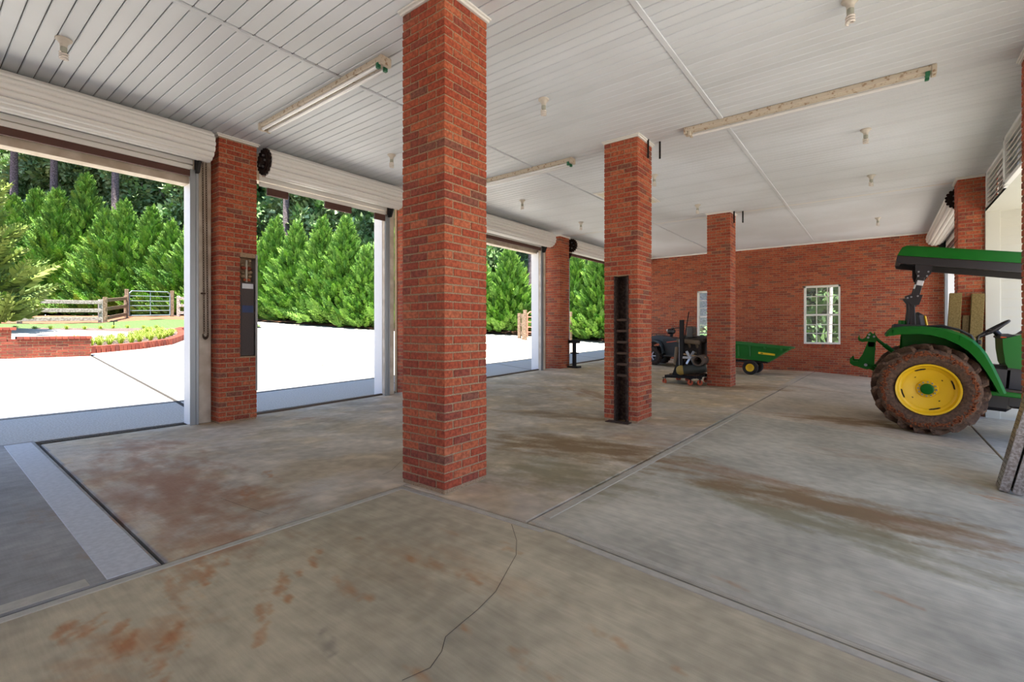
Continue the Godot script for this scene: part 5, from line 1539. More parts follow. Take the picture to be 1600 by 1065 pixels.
func conifer(label: String, x: float, z: float, h: float, r: float, n: int, m: Material, a: Color, b: Color, group: String, low := 0.07, thin := false, called := "cypress_tree") -> void:
	var root := thing(called, label, "tree", Vector3(x, ground_y(x, z), z), 0.0, group)
	var t := MB.new()
	t.tube(Vector3(0, 0, 0), Vector3(0.05, h * 0.9, 0), 0.07 + h * 0.008, 0.02, 9)
	obj("trunk", t, mats["bark"], root)
	var xs := []
	var cols := []
	for k in n:
		var f := low + (1.0 - low) * pow(rng.randf(), 1.25)
		var rr := 1.22 * r * pow(1.0 - f, 0.95) * (1.0 if f > low + 0.05 else 0.85) + 0.03
		var ang := rng.randf() * TAU
		# boughs: the crown stands out in lobes that climb round the stem
		var lobe := sin(ang * 4.0 + f * 19.0 + x * 3.0) * 0.5 + sin(ang * 7.0 - f * 37.0 + z * 5.0) * 0.5
		rr *= 0.82 + 0.26 * lobe
		var q := sqrt(rng.randf_range(0.12 if thin else 0.30, 1.0))
		if k % 7 == 0: q = rng.randf_range(1.0, 1.22)   # stray sprays that break the outline
		var out := Vector3(cos(ang), 0, sin(ang))
		var size := (0.50 + 0.62 * (1 - f)) * rng.randf_range(0.75, 1.2) * clampf(h / 6.5, 0.7, 1.15)
		var dir := out * rng.randf_range(0.75, 1.15) + Vector3(0, lerpf(0.55, 1.5, f) + rng.randf_range(-0.25, 0.3), 0) + Vector3(rng.randfn(0, 0.22), 0, rng.randfn(0, 0.22))
		xs.append(Transform3D(aim(dir, rng.randf() * TAU, size), out * rr * q + Vector3(0, f * h - size * 0.25, 0)))
		cols.append(tint(a, b))
	# leading shoots
	for k in 14:
		var f := 0.80 + 0.19 * k / 14.0
		var ang := k * 2.4
		var out := Vector3(cos(ang), 0, sin(ang))
		xs.append(Transform3D(aim(out * 0.5 + Vector3(0, 1.4, 0), rng.randf() * TAU, 0.75), out * r * (1 - f) * 0.5 + Vector3(0, f * h, 0)))
		cols.append(tint(a, b))
	crown_of(root, "foliage", frond_mesh, m, xs, cols)

func broadleaf(label: String, x: float, z: float, h: float, r: float, base: float, n: int, m: Material, a: Color, b: Color, trunk_r: float, group: String) -> void:
	var root := thing("broadleaf_tree", label, "tree", Vector3(x, ground_y(x, z), z), 0.0, group)
	var t := MB.new()
	var lean := Vector3(rng.randf_range(-0.5, 0.5), 0, rng.randf_range(-0.5, 0.5))
	t.tube(Vector3.ZERO, Vector3(0, h * 0.85, 0) + lean, trunk_r, trunk_r * 0.4, 10)
	for k in 6:
		var y := base + (h - base) * (0.1 + 0.13 * k)
		var ang := k * 2.4 + x
		var p := lean * (y / h) + Vector3(0, y, 0)
		t.tube(p, p + Vector3(cos(ang) * r * 0.6, r * 0.35, sin(ang) * r * 0.6), trunk_r * 0.3, 0.03, 6)
	obj("trunk", t, mats["bark"], root)
	var xs := []
	var cols := []
	var blobs := []
	for k in 16:
		var ang := rng.randf() * TAU
		var f := rng.randf()
		blobs.append([Vector3(cos(ang) * r * 0.62 * sqrt(rng.randf()), base + (h - base) * f, sin(ang) * r * 0.62 * sqrt(rng.randf())), r * rng.randf_range(0.30, 0.5)])
	for k in n:
		var bl: Array = blobs[k % blobs.size()]
		var d := Vector3(rng.randfn(), rng.randfn() * 0.8, rng.randfn()).normalized()
		var p: Vector3 = bl[0] + d * bl[1] * sqrt(rng.randf_range(0.35, 1.0))
		xs.append(Transform3D(aim(Vector3(rng.randfn(), rng.randfn(), rng.randfn()) + Vector3(0.001, 0, 0), rng.randf() * TAU, rng.randf_range(1.1, 1.9)), p))
		cols.append(tint(a, b))
	crown_of(root, "foliage", leaf_mesh, m, xs, cols)

func build_outdoors() -> void:
	var soil := mat("bare_soil", Color8(132, 100, 72), 0.95, 0.0, noise_tex(0.02, Color(0.6, 0.58, 0.55), Color(1, 1, 1), 100), 0.5)
	var straw := mat("pine_straw", Color8(178, 128, 92), 0.95, 0.0, noise_tex(0.05, Color(0.55, 0.5, 0.46), Color(1, 1, 1), 101), 0.7, noise_tex(0.1, Color.BLACK, Color.WHITE, 102), 3.0)
	var turf := mat("turf", Color8(112, 140, 78), 0.95, 0.0, noise_tex(0.04, Color(0.6, 0.66, 0.55), Color(1, 1, 1), 103), 0.6, noise_tex(0.12, Color.BLACK, Color.WHITE, 104), 3.0)
	var pave := mat("drive_concrete", Color8(186, 182, 174), 0.9, 0.0, noise_tex(0.15, Color(0.86, 0.85, 0.83), Color(1, 1, 1), 105, 512, FastNoiseLite.TYPE_SIMPLEX_SMOOTH, 4), 0.5)
	mat("bark", Color8(146, 134, 134), 0.95, 0.0, noise_tex(0.02, Color(0.5, 0.48, 0.5), Color(1, 1, 1), 107), 1.0, noise_tex(0.05, Color.BLACK, Color.WHITE, 108), 3.0)
	# land
	var g := MB.new()
	var xs := [-90.0, -70.0, -55.0, -45.0, -38.0, -33.0, -30.5, -27.0, -23.0, -19.0, -15.0, -11.0, -7.7, -7.6, 10.0, 30.0, 70.0]
	var zs := [-80.0, -55.0, -40.0, -30.0, -25.5, -22.0, -18.0, -14.0, -10.0, -7.0, -3.5, 0.0, 5.0, 15.0, 40.0, 70.0]
	for i in xs.size() - 1:
		for j in zs.size() - 1:
			var p := []
			for q in [[i, j], [i + 1, j], [i + 1, j + 1], [i, j + 1]]:
				p.append(Vector3(xs[q[0]], ground_y(xs[q[0]], zs[q[1]]) - 0.04, zs[q[1]]))
			var n: Vector3 = (p[1] - p[0]).cross(p[3] - p[0]).normalized()
			if n.y < 0: n = -n
			g.quad(p[0], p[1], p[2], p[3], n)
	structure("ground", "bare earth around the garage and under the trees", "ground", g, soil)
	# driveway of jointed concrete
	var drive := structure("driveway", "sunlit pale concrete driveway sloping up from the doors", "driveway")
	var x0 := -7.62
	var h := func(x: float, z: float) -> float: return land_y(x, z) - 0.015
	var xj := [-7.62, -9.05, -11.3, -13.6, -15.9, -18.6, -21.6, -25.0, -29.0]
	var zj := [14.0, 9.5, 5.0, 1.0, -2.75, -6.6, -10.8, -15.0, -19.4, -24.0]
	for i in xj.size() - 1:
		for j in zj.size() - 1:
			var cx: float = (xj[i] + xj[i + 1]) / 2
			var cz: float = (zj[j] + zj[j + 1]) / 2
			if cx < -16.5 and cz > -2.0: continue
			var b := MB.new()
			var sk := 0.35
			slab(b, [Vector2(xj[i], zj[j] - sk * i * 0.2), Vector2(xj[i + 1], zj[j] - sk * (i + 1) * 0.2), Vector2(xj[i + 1], zj[j + 1] - sk * (i + 1) * 0.2), Vector2(xj[i], zj[j + 1] - sk * i * 0.2)], 3, 3, h, 0.032, 0.1)
			obj("slab", b, pave, drive)
	obj("joint_bed", patch([Vector2(-7.62, 14), Vector2(-7.62, -24)], [Vector2(-29, 14), Vector2(-29, -24)], 20, 12, -0.022), mat("joint_filler", Color8(46, 42, 38), 0.95), drive)
	obj("added_side_apron", boxmesh(Vector3(3.05, -0.5, -20.0), Vector3(16.0, -0.33, 14.0)), pave, drive)  # unseen paving added to bounce daylight into the right bays
	obj("added_front_apron", boxmesh(Vector3(-7.6, -0.3, 4.25), Vector3(3.05, -0.06, 14.0)), pave, drive)  # unseen paving behind the camera, added for light bounce
	# lawn, straw beds
	structure("lawn", "strip of green lawn before the rail fence", "lawn", patch([Vector2(-22.9, 6), Vector2(-23.0, -2.5), Vector2(-22.3, -4.8), Vector2(-21.9, -7.1), Vector2(-22.8, -10.5)], [Vector2(-25.6, 6), Vector2(-25.6, -3), Vector2(-25.9, -5.3), Vector2(-28.0, -8.0), Vector2(-28.5, -12)], 30, 8, 0.05, 0.03), turf)
	structure("straw_bed", "orange pine straw bed under the cypress hedge", "ground", patch([Vector2(-25.6, 6), Vector2(-25.6, -3), Vector2(-25.9, -5.3), Vector2(-28.0, -8.0), Vector2(-26.9, -12.0), Vector2(-23.4, -13.6), Vector2(-19.4, -15.2), Vector2(-15.8, -19.6), Vector2(-11.7, -21.5), Vector2(-7.8, -21.6)], [Vector2(-45, 8), Vector2(-45, -3), Vector2(-45, -8), Vector2(-42.0, -14.0), Vector2(-40, -22.0), Vector2(-35, -28), Vector2(-30, -32), Vector2(-24, -36), Vector2(-15, -38), Vector2(-7.8, -38)], 60, 14, 0.04, 0.05), straw)
	# planter
	var mulch := mat("mulch", Color8(150, 126, 118), 0.95, 0.0, noise_tex(0.06, Color(0.5, 0.48, 0.48), Color(1, 1, 1), 110), 0.8, noise_tex(0.1, Color.BLACK, Color.WHITE, 111), 3.0)
	var edge := [Vector2(-16.1, -2.95), Vector2(-16.35, -3.5), Vector2(-16.75, -4.3), Vector2(-17.5, -5.2), Vector2(-18.7, -5.9), Vector2(-20.0, -6.35), Vector2(-21.3, -6.65), Vector2(-21.9, -7.0)]
	var bed := structure("planting_bed", "raised mulch bed with curved brick edging", "bed")
	obj("mulch", patch(edge, [Vector2(-22.8, 2.0), Vector2(-22.9, -0.5), Vector2(-23.0, -2.5), Vector2(-22.8, -3.3), Vector2(-22.5, -4.2), Vector2(-22.3, -5), Vector2(-22.1, -6), Vector2(-22.0, -6.8)], 30, 12, 0.10, 0.04), mulch, bed)
	obj("mulch", patch([Vector2(-15.8, 4.0), Vector2(-15.8, -2.95)], [Vector2(-22.8, 4.0), Vector2(-22.9, -2.0)], 12, 12, 0.12, 0.04), mulch, bed)
	obj("walk", patch([Vector2(-16.4, -2.2), Vector2(-18.0, -3.9), Vector2(-19.4, -5.0)], [Vector2(-23.0, -1.0), Vector2(-21.6, -3.5), Vector2(-19.9, -5.3)], 16, 3, 0.16), pave, bed)
	var dimmed := []  # garden brick tones, darkened in colour to offset the strong sun
	for k in 4: dimmed.append(mat("sun_dimmed_clay_%d" % k, [Color8(132, 62, 46), Color8(122, 55, 42), Color8(140, 70, 52), Color8(112, 56, 46)][k], 0.9))
	var eb := boxmesh(Vector3(-0.05, -0.1, -0.1), Vector3(0.05, 0.17, 0.1), 0.006).mesh()
	for k in edge.size() - 1:
		var a: Vector2 = edge[k]; var b: Vector2 = edge[k + 1]
		var n := int(a.distance_to(b) / 0.108)
		for i in n:
			var p := a.lerp(b, (i + 0.5) / n)
			obj("edging_brick", eb, dimmed[brick_tone() % 4], bed, Transform3D(Basis(Vector3(0, 1, 0), atan2(-(b.y - a.y), b.x - a.x)), Vector3(p.x, land_y(p.x, p.y), p.y)))
	# low brick retaining wall at the left, its brick colour darkened to offset the sun
	var keep_mats := brick_mats
	brick_mats = dimmed + dimmed
	var lw := structure("garden_wall", "low red brick retaining wall at the edge of the driveway", "wall")
	lw.position = Vector3(-15.55, land_y(-15.55, -2) - 0.03, 0)
	lw.rotation.y = PI / 2
	brick_panel(lw, func(_x: float, _y: float) -> bool: return false, -2.0, 3.0, 0.0, 0.47, 0.0, [])
	brick_panel(lw, func(_x: float, _y: float) -> bool: return false, -2.0, 1.62, 0.47, 0.68, 0.0, [])
	brick_mats = keep_mats
	obj("mortar", boxmesh(Vector3(-2.0, 0, -0.3), Vector3(3.0, 0.45, -0.01)), mats["mortar"], lw)
	obj("mortar", boxmesh(Vector3(-2.0, 0.4, -0.3), Vector3(1.62, 0.66, -0.01)), mats["mortar"], lw)
	for k in 46:
		var x := -2.0 + k * 0.109
		var y := 0.66 if x < 1.6 else 0.45
		obj("cap_brick", boxmesh(Vector3(x, y, -0.3), Vector3(x + 0.1, y + 0.065, 0.03), 0.005), dimmed[brick_tone() % 4], lw)
	# grassy clumps
	var tuft := MB.new()
	for k in 34:
		var a := k * 2.4
		var r := 0.02 + 0.004 * k
		var d := Vector3(cos(a), 0, sin(a))
		var s := Vector3(-d.z, 0, d.x) * 0.011
		var p0 := d * 0.03
		var p1 := d * (0.06 + r * 0.8) + Vector3(0, 0.22 - r * 0.4, 0)
		var p2 := d * (0.12 + r * 1.7) + Vector3(0, 0.25 - r * 1.1, 0)
		var n := (d * -0.5 + Vector3.UP).normalized()
		tuft.quad(p0 - s, p0 + s, p1 + s, p1 - s, n)
		tuft.tri(p1 - s, p1 + s, p2, n, n, n)
	var tm := tuft.mesh()
	var lir := mat("liriope_green", Color8(128, 150, 50), 0.7)
	lir.backlight_enabled = true
	lir.backlight = Color(0.2, 0.25, 0.04)
	lir.cull_mode = BaseMaterial3D.CULL_DISABLED
	for k in 42:
		var f := (k + 0.5) / 42.0
		var fi := f * 4.6
		var i := int(fi)
		var p: Vector2 = edge[i].lerp(edge[i + 1], fi - i) + Vector2(-0.27 - 0.30 * (k % 3), 0.18 + 0.24 * (k % 3)) + Vector2(rng.randf_range(-0.03, 0.03), rng.randf_range(-0.03, 0.03))
		var o := thing("grass_clump", "arching yellow-green grass clump along the curved brick edging", "plant", Vector3(p.x, land_y(p.x, p.y) + 0.10, p.y), rng.randf() * 6.0, "grass clumps in the planting bed")
		obj("blades", tm, lir, o, Transform3D(Basis().scaled(Vector3(0.80, 1.2, 0.80) * rng.randf_range(0.9, 1.05)), Vector3.ZERO))
	for k in 10:
		var p := Vector2(-22.2 + 0.2 * sin(k * 1.7), -2.4 - k * 0.42)
		var o := thing("grass_clump", "small grass clump between the mulch bed and the lawn", "plant", Vector3(p.x, land_y(p.x, p.y) + 0.08, p.y), rng.randf() * 6.0, "small grass clumps by the lawn")
		obj("blades", tm, lir, o, Transform3D(Basis().scaled(Vector3(0.5, 0.8, 0.5)), Vector3.ZERO))
	var pl := thing("path_light", "thin dark garden path light standing in the bed", "light", Vector3(-22.6, land_y(-22.6, -5.0) + 0.06, -5.0))
	obj("stake", tubemesh(Vector3.ZERO, Vector3(0, 0.3, 0), 0.015, 6), mats["black_iron"], pl)
	obj("hood", boxmesh(Vector3(-0.09, 0.29, -0.09), Vector3(0.09, 0.33, 0.09), 0.01), mats["black_iron"], pl)
	# fences
	var gw := mat("grey_wood", Color8(184, 174, 166), 0.9, 0.0, noise_tex(0.02, Color(0.7, 0.68, 0.66), Color(1, 1, 1), 112), 1.0)
	var bw := mat("brown_wood", Color8(142, 120, 98), 0.9, 0.0, noise_tex(0.02, Color(0.7, 0.68, 0.66), Color(1, 1, 1), 113), 1.0)
	fence("weathered three-rail fence along the lawn behind the small tree", [Vector2(-25.7, 3.0), Vector2(-25.75, -0.4), Vector2(-25.8, -2.9), Vector2(-26.2, -5.35)], gw, 0.98)
	fence("short brown rail fence running back to the grey metal gate", [Vector2(-26.2, -5.5), Vector2(-29.3, -6.95)], bw, 1.08)
	fence("three-rail fence right of the grey metal gate", [Vector2(-30.7, -9.6), Vector2(-30.4, -12.0)], gw, 1.12)
	gate("grey tubular farm gate between wooden fence posts", Vector2(-30.0, -7.25), Vector2(-30.7, -9.2), mat("gate_grey", Color8(128, 146, 152), 0.45, 0.3), 1.25)
	gate("pale red tubular farm gate beside the hedge", Vector2(-13.2, -18.3), Vector2(-12.0, -20.0), mat("gate_red", Color8(196, 116, 96), 0.6), 1.2)
	fence("rough wooden fence posts beside the pale red gate", [Vector2(-13.35, -18.2), Vector2(-13.9, -18.6)], bw, 1.15)
	# trees
	var hedge := leafmat("cypress_leaf", Color(1, 1, 1), Color(0.02, 0.05, 0.01))
	var ga := Color(0.050, 0.155, 0.014)
	var gb := Color(0.21, 0.38, 0.05)
	var where := ["second from the nearest tall one", ""]
	for k in HEDGE.size():
		var e: Array = HEDGE[k]
		conifer(e[5], e[0], e[1], e[2], e[3], e[4], hedge, ga, gb, "cypress hedge")
	conifer("sparse yellowish young conifer at the left edge before the fence", -21.2, -0.95, 6.8, 1.8, 480, hedge, Color(0.09, 0.16, 0.02), Color(0.19, 0.25, 0.045), "", 0.10, true, "young_conifer")
	var wood := leafmat("woodland_leaf", Color(1, 1, 1), Color(0.16, 0.30, 0.06))
	var names := ["tall woodland tree with pale bright leaves behind the hedge", "tall woodland tree with deep green crown behind the hedge"]
	for k in WOODS.size():
		var e: Array = WOODS[k]
		var pale := k % 3 == 0
		broadleaf(e[6], e[0], e[1], e[2], e[3], e[4], e[5], wood, Color(0.13, 0.24, 0.07) if pale else Color(0.05, 0.14, 0.04), Color(0.30, 0.40, 0.18) if pale else Color(0.14, 0.28, 0.09), 0.2, "woodland behind the hedge")
	for k in UNDER.size():
		var e: Array = UNDER[k]
		broadleaf(e[6], e[0], e[1], e[2], e[3], e[4], e[5], wood, Color(0.10, 0.21, 0.06), Color(0.28, 0.38, 0.18), 0.1, "young trees between hedge and woods")
	for k in TRUNKS.size():
		var e: Array = TRUNKS[k]
		var root := thing("pine_tree", e[3], "tree", Vector3(e[0], ground_y(e[0], e[1]), e[1]), 0.0, "tall pines behind the hedge")
		var t := MB.new()
		var r: float = e[2]
		t.tube(Vector3.ZERO, Vector3(0.3, 9, 0.1), r, r * 0.85, 12)
		t.tube(Vector3(0.3, 9, 0.1), Vector3(0.1, 20, 0), r * 0.85, r * 0.4, 12)
		obj("trunk", t, mats["bark"], root)
		var xs2 := []
		var cols := []
		for i in 420:
			var ang := rng.randf() * TAU
			var f := rng.randf()
			var rr := 3.2 * (1 - f * 0.7) * sqrt(rng.randf())
			xs2.append(Transform3D(aim(Vector3(cos(ang), 0.5, sin(ang)), rng.randf() * TAU, rng.randf_range(1.0, 1.6)), Vector3(cos(ang) * rr, 12.5 + f * 9.0, sin(ang) * rr)))
			cols.append(tint(Color(0.05, 0.12, 0.04), Color(0.10, 0.20, 0.06)))
		crown_of(root, "foliage", frond_mesh, wood, xs2, cols)
	# a pale birch seen through the far window
	var bi := thing("birch_tree", "white birch trunk seen through the far window", "tree", Vector3(-1.42, -0.5, -20.0))
	var bm := MB.new()
	bm.tube(Vector3.ZERO, Vector3(0.06, 2.9, 0), 0.075, 0.06, 10)
	bm.tube(Vector3(0.06, 2.9, 0), Vector3(0.1, 6.0, 0), 0.06, 0.03, 10)
	obj("trunk", bm, mat("birch_bark", Color8(222, 220, 216), 0.8, 0.0, noise_tex(0.03, Color(0.25, 0.24, 0.24), Color(1, 1, 1), 115, 512, FastNoiseLite.TYPE_SIMPLEX_SMOOTH, 3, 0.32, 0.42), 2.0), bi)
	for k in 6:
		var e: Array = [[-9.5, -25, 9], [-6.5, -24, 11], [-3.8, -24.6, 10], [0.9, -26.5, 12], [3.4, -24.5, 9], [6.4, -26, 11]][k]
		broadleaf("leafy tree behind the back wall, " + ["farthest left, beyond the quad bike", "left in the window behind the dolly", "right in the window behind the dolly", "seen in the window right of the birch", "hidden beyond the tractor hitch", "farthest right, beyond the tractor"][k], e[0], e[1], e[2], 3.6, 0.5, 3000, wood, Color(0.05, 0.12, 0.035), Color(0.12, 0.22, 0.07), 0.2, "trees behind the back wall")

func fence(label: String, pts: Array, m: Material, h: float) -> void:
	var p0: Vector2 = pts[0]
	var root := thing("rail_fence", label, "fence", Vector3(p0.x, land_y(p0.x, p0.y), p0.y))
	var o := root.position
	for k in pts.size():
		var p: Vector2 = pts[k]
		var y := land_y(p.x, p.y) - o.y
		obj("post", boxmesh(Vector3(p.x - o.x - 0.07, y - 0.1, p.y - o.z - 0.07), Vector3(p.x - o.x + 0.07, y + h + 0.06, p.y - o.z + 0.07), 0.01), m, root)
		if k < pts.size() - 1:
			var q: Vector2 = pts[k + 1]
			var y1 := land_y(q.x, q.y) - o.y
			for f in [0.22, 0.58, 0.93]:
				var a := Vector3(p.x - o.x + 0.08, y + h * f, p.y - o.z); var b := Vector3(q.x - o.x + 0.08, y1 + h * f, q.y - o.z)
				var r := MB.new()
				var d := b - a
				r.cbox(Vector3(-0.022, -0.075, 0), Vector3(0.022, 0.075, d.length()), 0.006)
				var bz := d.normalized(); var bx := Vector3.UP.cross(bz).normalized()
				obj("rail", r, m, root, Transform3D(Basis(bx, bz.cross(bx), bz), a))

func gate(label: String, a: Vector2, b: Vector2, m: Material, h: float) -> void:
	var root := thing("farm_gate", label, "gate", Vector3(a.x, land_y(a.x, a.y), a.y))
	var o := root.position
	var A := Vector3(0, 0.12, 0)
	var B := Vector3(b.x - o.x, land_y(b.x, b.y) - o.y + 0.12, b.y - o.z)
	var fr := MB.new()
	var up := Vector3(0, h, 0)
	var e := (B - A).normalized() * 0.12
	fr.path([A, A + up - Vector3(0, 0.12, 0), A + up + e, B + up - e, B + up - Vector3(0, 0.12, 0), B, A], 0.028, 8)
	obj("frame", fr, m, root)
	for k in 4:
		var y := Vector3(0, h * (0.2 + 0.2 * k), 0)
		obj("rail", tubemesh(A + y, B + y, 0.022, 8), m, root)
	obj("brace", tubemesh((A + B) / 2, (A + B) / 2 + up, 0.02, 8), m, root)
	for p in [A - e, B + e]:
		obj("post", boxmesh(p + Vector3(-0.07, -0.3, -0.07), p + Vector3(0.07, h + 0.08, 0.07), 0.01), mats["brown_wood"], root)

const HEDGE := [
	[-47.27, -2.68, 8.07, 2.15, 1700, "cypress beyond the left edge of the view"],
	[-46.69, -3.75, 8.65, 2.15, 1700, "cypress at the far left behind the fence"],
	[-43.91, -4.63, 7.56, 2.15, 1700, "cypress behind the yellowish young conifer"],
	[-44.08, -5.77, 8.23, 2.15, 1700, "cypress just right of the yellowish young conifer"],
	[-42.33, -6.49, 8.10, 2.15, 1700, "cypress left of the tallest one, behind the lawn fence"],
	[-42.16, -7.88, 9.39, 2.15, 1700, "tallest cypress, centre of the nearest door opening"],
	[-39.22, -8.26, 6.75, 2.07, 900, "low cypress left of the grey gate, partly hidden"],
	[-38.87, -9.16, 7.35, 2.15, 1700, "cypress rising above the left post of the grey gate"],
	[-38.06, -10.42, 7.05, 2.15, 1700, "cypress rising above the middle of the grey gate"],
	[-35.88, -10.84, 5.93, 1.85, 1700, "low cypress above the fence right of the grey gate"],
	[-34.27, -11.45, 6.04, 1.88, 900, "cypress hidden by the broken brick pier, left one"],
	[-32.29, -12.35, 5.94, 1.85, 900, "cypress hidden by the broken brick pier, middle one"],
	[-29.98, -12.86, 5.59, 1.76, 900, "cypress hidden by the broken brick pier, right one"],
	[-28.24, -13.07, 4.41, 1.44, 1700, "low cypress at left edge of the second opening"],
	[-28.29, -13.79, 5.78, 1.81, 1700, "first tall cypress right of the broken pier"],
	[-26.33, -14.04, 5.49, 1.73, 1700, "second tall cypress right of the broken pier"],
	[-24.80, -14.71, 5.72, 1.79, 1700, "third tall cypress, centre left of the second opening"],
	[-23.22, -15.18, 5.77, 1.81, 1700, "fourth tall cypress, centre right of the second opening"],
	[-21.67, -15.36, 4.06, 1.35, 1700, "low cypress between two tall ones in second opening"],
	[-21.80, -16.27, 4.45, 1.45, 1700, "cypress with a slender tip near the second door post"],
	[-20.92, -16.45, 5.00, 1.60, 1700, "cypress against the far post of the second opening"],
	[-19.51, -17.15, 4.89, 1.57, 900, "cypress hidden behind nearest column, left one"],
	[-18.65, -18.45, 5.03, 1.61, 900, "cypress hidden behind nearest column, middle one"],
	[-17.74, -19.78, 4.70, 1.52, 900, "cypress hidden behind nearest column, right one"],
	[-16.30, -20.89, 4.75, 1.85, 1700, "lone cypress with visible trunk left of the red gate"],
	[-12.62, -21.84, 4.56, 1.48, 1700, "cypress filling the farthest door opening, left one"],
	[-11.24, -21.90, 4.92, 1.58, 1700, "cypress filling the farthest door opening, right one"],
	[-10.41, -22.91, 4.85, 1.56, 900, "cypress hidden behind the middle column"],
]
const WOODS := [
	[-60.14, -4.11, 15.0, 4.4, 1.5, 4200, "pale leafy woodland tree beyond the left edge"],
	[-62.42, -7.41, 17.0, 4.4, 1.5, 4200, "deep green woodland tree behind the leftmost cypress"],
	[-56.46, -9.48, 19.0, 4.4, 1.5, 4200, "deep green woodland tree behind the tallest cypress"],
	[-58.90, -12.65, 16.0, 4.4, 1.5, 4200, "pale leafy woodland tree left of the grey gate"],
	[-48.88, -12.80, 18.0, 4.4, 1.5, 4200, "deep green woodland tree above the grey gate"],
	[-50.96, -16.25, 15.0, 4.4, 1.5, 4200, "deep green woodland tree beside the nearest door post"],
	[-46.19, -17.40, 17.0, 4.4, 1.5, 4200, "pale leafy woodland tree behind the broken brick pier"],
	[-41.65, -18.38, 19.0, 4.4, 1.5, 4200, "deep green woodland tree at left of the second opening"],
	[-44.18, -21.48, 16.0, 4.4, 1.5, 4200, "deep green woodland tree behind first two tall cypresses"],
	[-38.04, -21.17, 18.0, 4.4, 1.5, 4200, "pale leafy woodland tree behind third tall cypress"],
	[-39.51, -25.09, 15.0, 4.4, 1.5, 4200, "deep green woodland tree behind fourth tall cypress"],
	[-34.00, -24.28, 17.0, 4.4, 1.5, 4200, "deep green woodland tree right in the second opening"],
	[-33.69, -27.05, 19.0, 4.4, 1.5, 4200, "pale leafy woodland tree by the post of the second opening"],
	[-29.54, -27.73, 16.0, 4.4, 1.5, 4200, "deep green woodland tree behind the nearest column, left"],
	[-27.89, -31.53, 18.0, 4.4, 1.5, 4200, "deep green woodland tree behind the nearest column, right"],
	[-24.44, -31.67, 15.0, 4.4, 1.5, 4200, "pale leafy woodland tree behind the lone cypress"],
	[-23.61, -37.36, 17.0, 4.4, 1.5, 4200, "deep green woodland tree between third and fourth opening"],
	[-18.91, -35.93, 19.0, 4.4, 1.5, 4200, "deep green woodland tree in the farthest opening"],
	[-16.36, -37.90, 16.0, 4.4, 1.5, 4200, "pale leafy woodland tree behind the middle column"],
]
const UNDER := [
	[-52.60, -4.88, 11.5, 2.6, 1.5, 2600, "young sunlit leafy tree at the left edge of the view"],
	[-48.83, -6.52, 12.5, 2.6, 1.5, 2600, "young sunlit leafy tree left of the tallest cypress"],
	[-46.97, -7.96, 10.5, 2.6, 1.5, 2600, "young sunlit leafy tree directly behind the tallest cypress"],
	[-46.48, -9.60, 12.5, 2.6, 1.5, 2600, "young sunlit leafy tree above the left fence posts"],
	[-43.25, -10.83, 11.0, 2.6, 1.5, 2600, "young sunlit leafy tree above the grey metal gate"],
	[-42.58, -12.61, 10.5, 2.6, 1.5, 2600, "young sunlit leafy tree beside the nearest door post"],
	[-39.79, -13.50, 9.5, 2.6, 1.5, 2600, "young sunlit leafy tree behind the broken brick pier"],
	[-33.77, -15.62, 8.8, 2.6, 1.5, 2600, "young sunlit leafy tree at left of second opening"],
	[-30.50, -16.88, 9.2, 2.6, 1.5, 2600, "young sunlit leafy tree behind second tall cypress"],
	[-29.00, -18.04, 8.6, 2.6, 1.5, 2600, "young sunlit leafy tree behind third tall cypress"],
	[-27.51, -19.19, 9.2, 2.6, 1.5, 2600, "young sunlit leafy tree behind fourth tall cypress"],
	[-25.13, -19.76, 8.4, 2.6, 1.5, 2600, "young sunlit leafy tree by the far post of second opening"],
	[-19.93, -23.78, 8.6, 2.6, 1.5, 2600, "young sunlit leafy tree left of the lone cypress"],
	[-16.96, -26.07, 8.6, 2.6, 1.5, 2600, "young sunlit leafy tree above the pale red gate"],
	[-14.35, -26.82, 8.2, 2.6, 1.5, 2600, "young sunlit leafy tree in the farthest opening"],
]
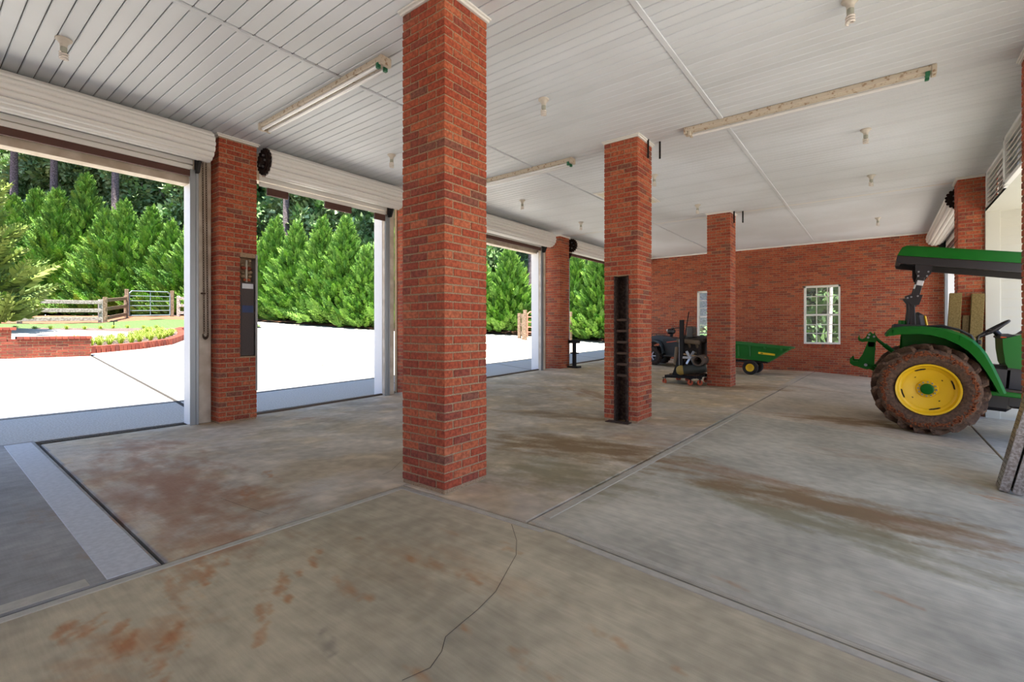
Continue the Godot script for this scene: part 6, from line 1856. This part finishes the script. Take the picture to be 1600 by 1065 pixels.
const TRUNKS := [
	[-46.80, -5.06, 0.25, "forked dark pine trunk left of the others behind hedge"],
	[-45.20, -6.80, 0.25, "leaning dark pine trunk above the hedge in nearest opening"],
	[-41.36, -9.26, 0.25, "pale grey pine trunk above hedge right of the tallest cypress"],
	[-29.61, -15.04, 0.20, "grey pine trunk near the left of the second opening"],
	[-36.05, -18.91, 0.20, "darker pine trunk just behind the grey one in second opening"],
	[-43.16, -19.75, 0.20, "thin dark pine trunk beside the broken brick pier"],
	[-24.61, -18.27, 0.19, "grey pine trunk near the right of the second opening"],
	[-16.62, -23.30, 0.22, "dark pine trunk left of a pair above the red gate"],
	[-16.68, -24.26, 0.20, "grey pine trunk right of a pair above the red gate"],
]

# ---------------------------------------------------------------- the scene
func _ready() -> void:
	rng.seed = 20240
	# camera: level, lens shifted a little, 745 px focal length at 1600 x 1065
	var cam := Camera3D.new()
	cam.name = "camera"
	cam.projection = Camera3D.PROJECTION_FRUSTUM
	cam.near = 0.1
	cam.far = 400.0
	cam.size = 1065.0 / 745.0 * 0.1
	cam.frustum_offset = Vector2(0, -17.5 / 745.0 * 0.1)
	cam.position = Vector3(0, 1.275, 0)
	cam.rotation = Vector3(0, atan(575.0 / 745.0), 0)
	add_child(cam)
	cam.current = true
	var env := Environment.new()
	env.background_mode = Environment.BG_SKY
	var sky := Sky.new()
	var sm := ProceduralSkyMaterial.new()
	sm.sky_top_color = Color(0.50, 0.64, 0.86)
	sm.sky_horizon_color = Color(0.90, 0.92, 0.95)
	sm.ground_bottom_color = Color(0.42, 0.40, 0.36)
	sm.ground_horizon_color = Color(0.70, 0.74, 0.76)
	sm.sky_energy_multiplier = 1.0
	sm.sun_angle_max = 1.0
	sky.sky_material = sm
	env.sky = sky
	env.background_energy_multiplier = 1.2
	env.tonemap_mode = Environment.TONE_MAPPER_LINEAR
	env.tonemap_exposure = 2.75
	env.sdfgi_enabled = true
	env.ssao_enabled = true
	env.ssil_enabled = true
	var we := WorldEnvironment.new()
	we.name = "environment"
	we.environment = env
	add_child(we)
	var sun := DirectionalLight3D.new()
	sun.name = "sun"
	sun.light_color = Color(1.0, 0.97, 0.92)
	sun.light_energy = 3.2
	sun.light_angular_distance = 0.55
	sun.shadow_enabled = true
	sun.look_at_from_position(Vector3(0.18, 1.0, 0.22), Vector3.ZERO, Vector3(0, 0, 1))
	add_child(sun)
	make_bricks()
	make_leaves()
	build_floor()
	build_ceiling()
	build_columns()
	build_walls()
	build_doors()
	build_fittings()
	build_tractor()
	build_cart()
	build_atv()
	build_dolly()
	build_leaning()
	build_outdoors()
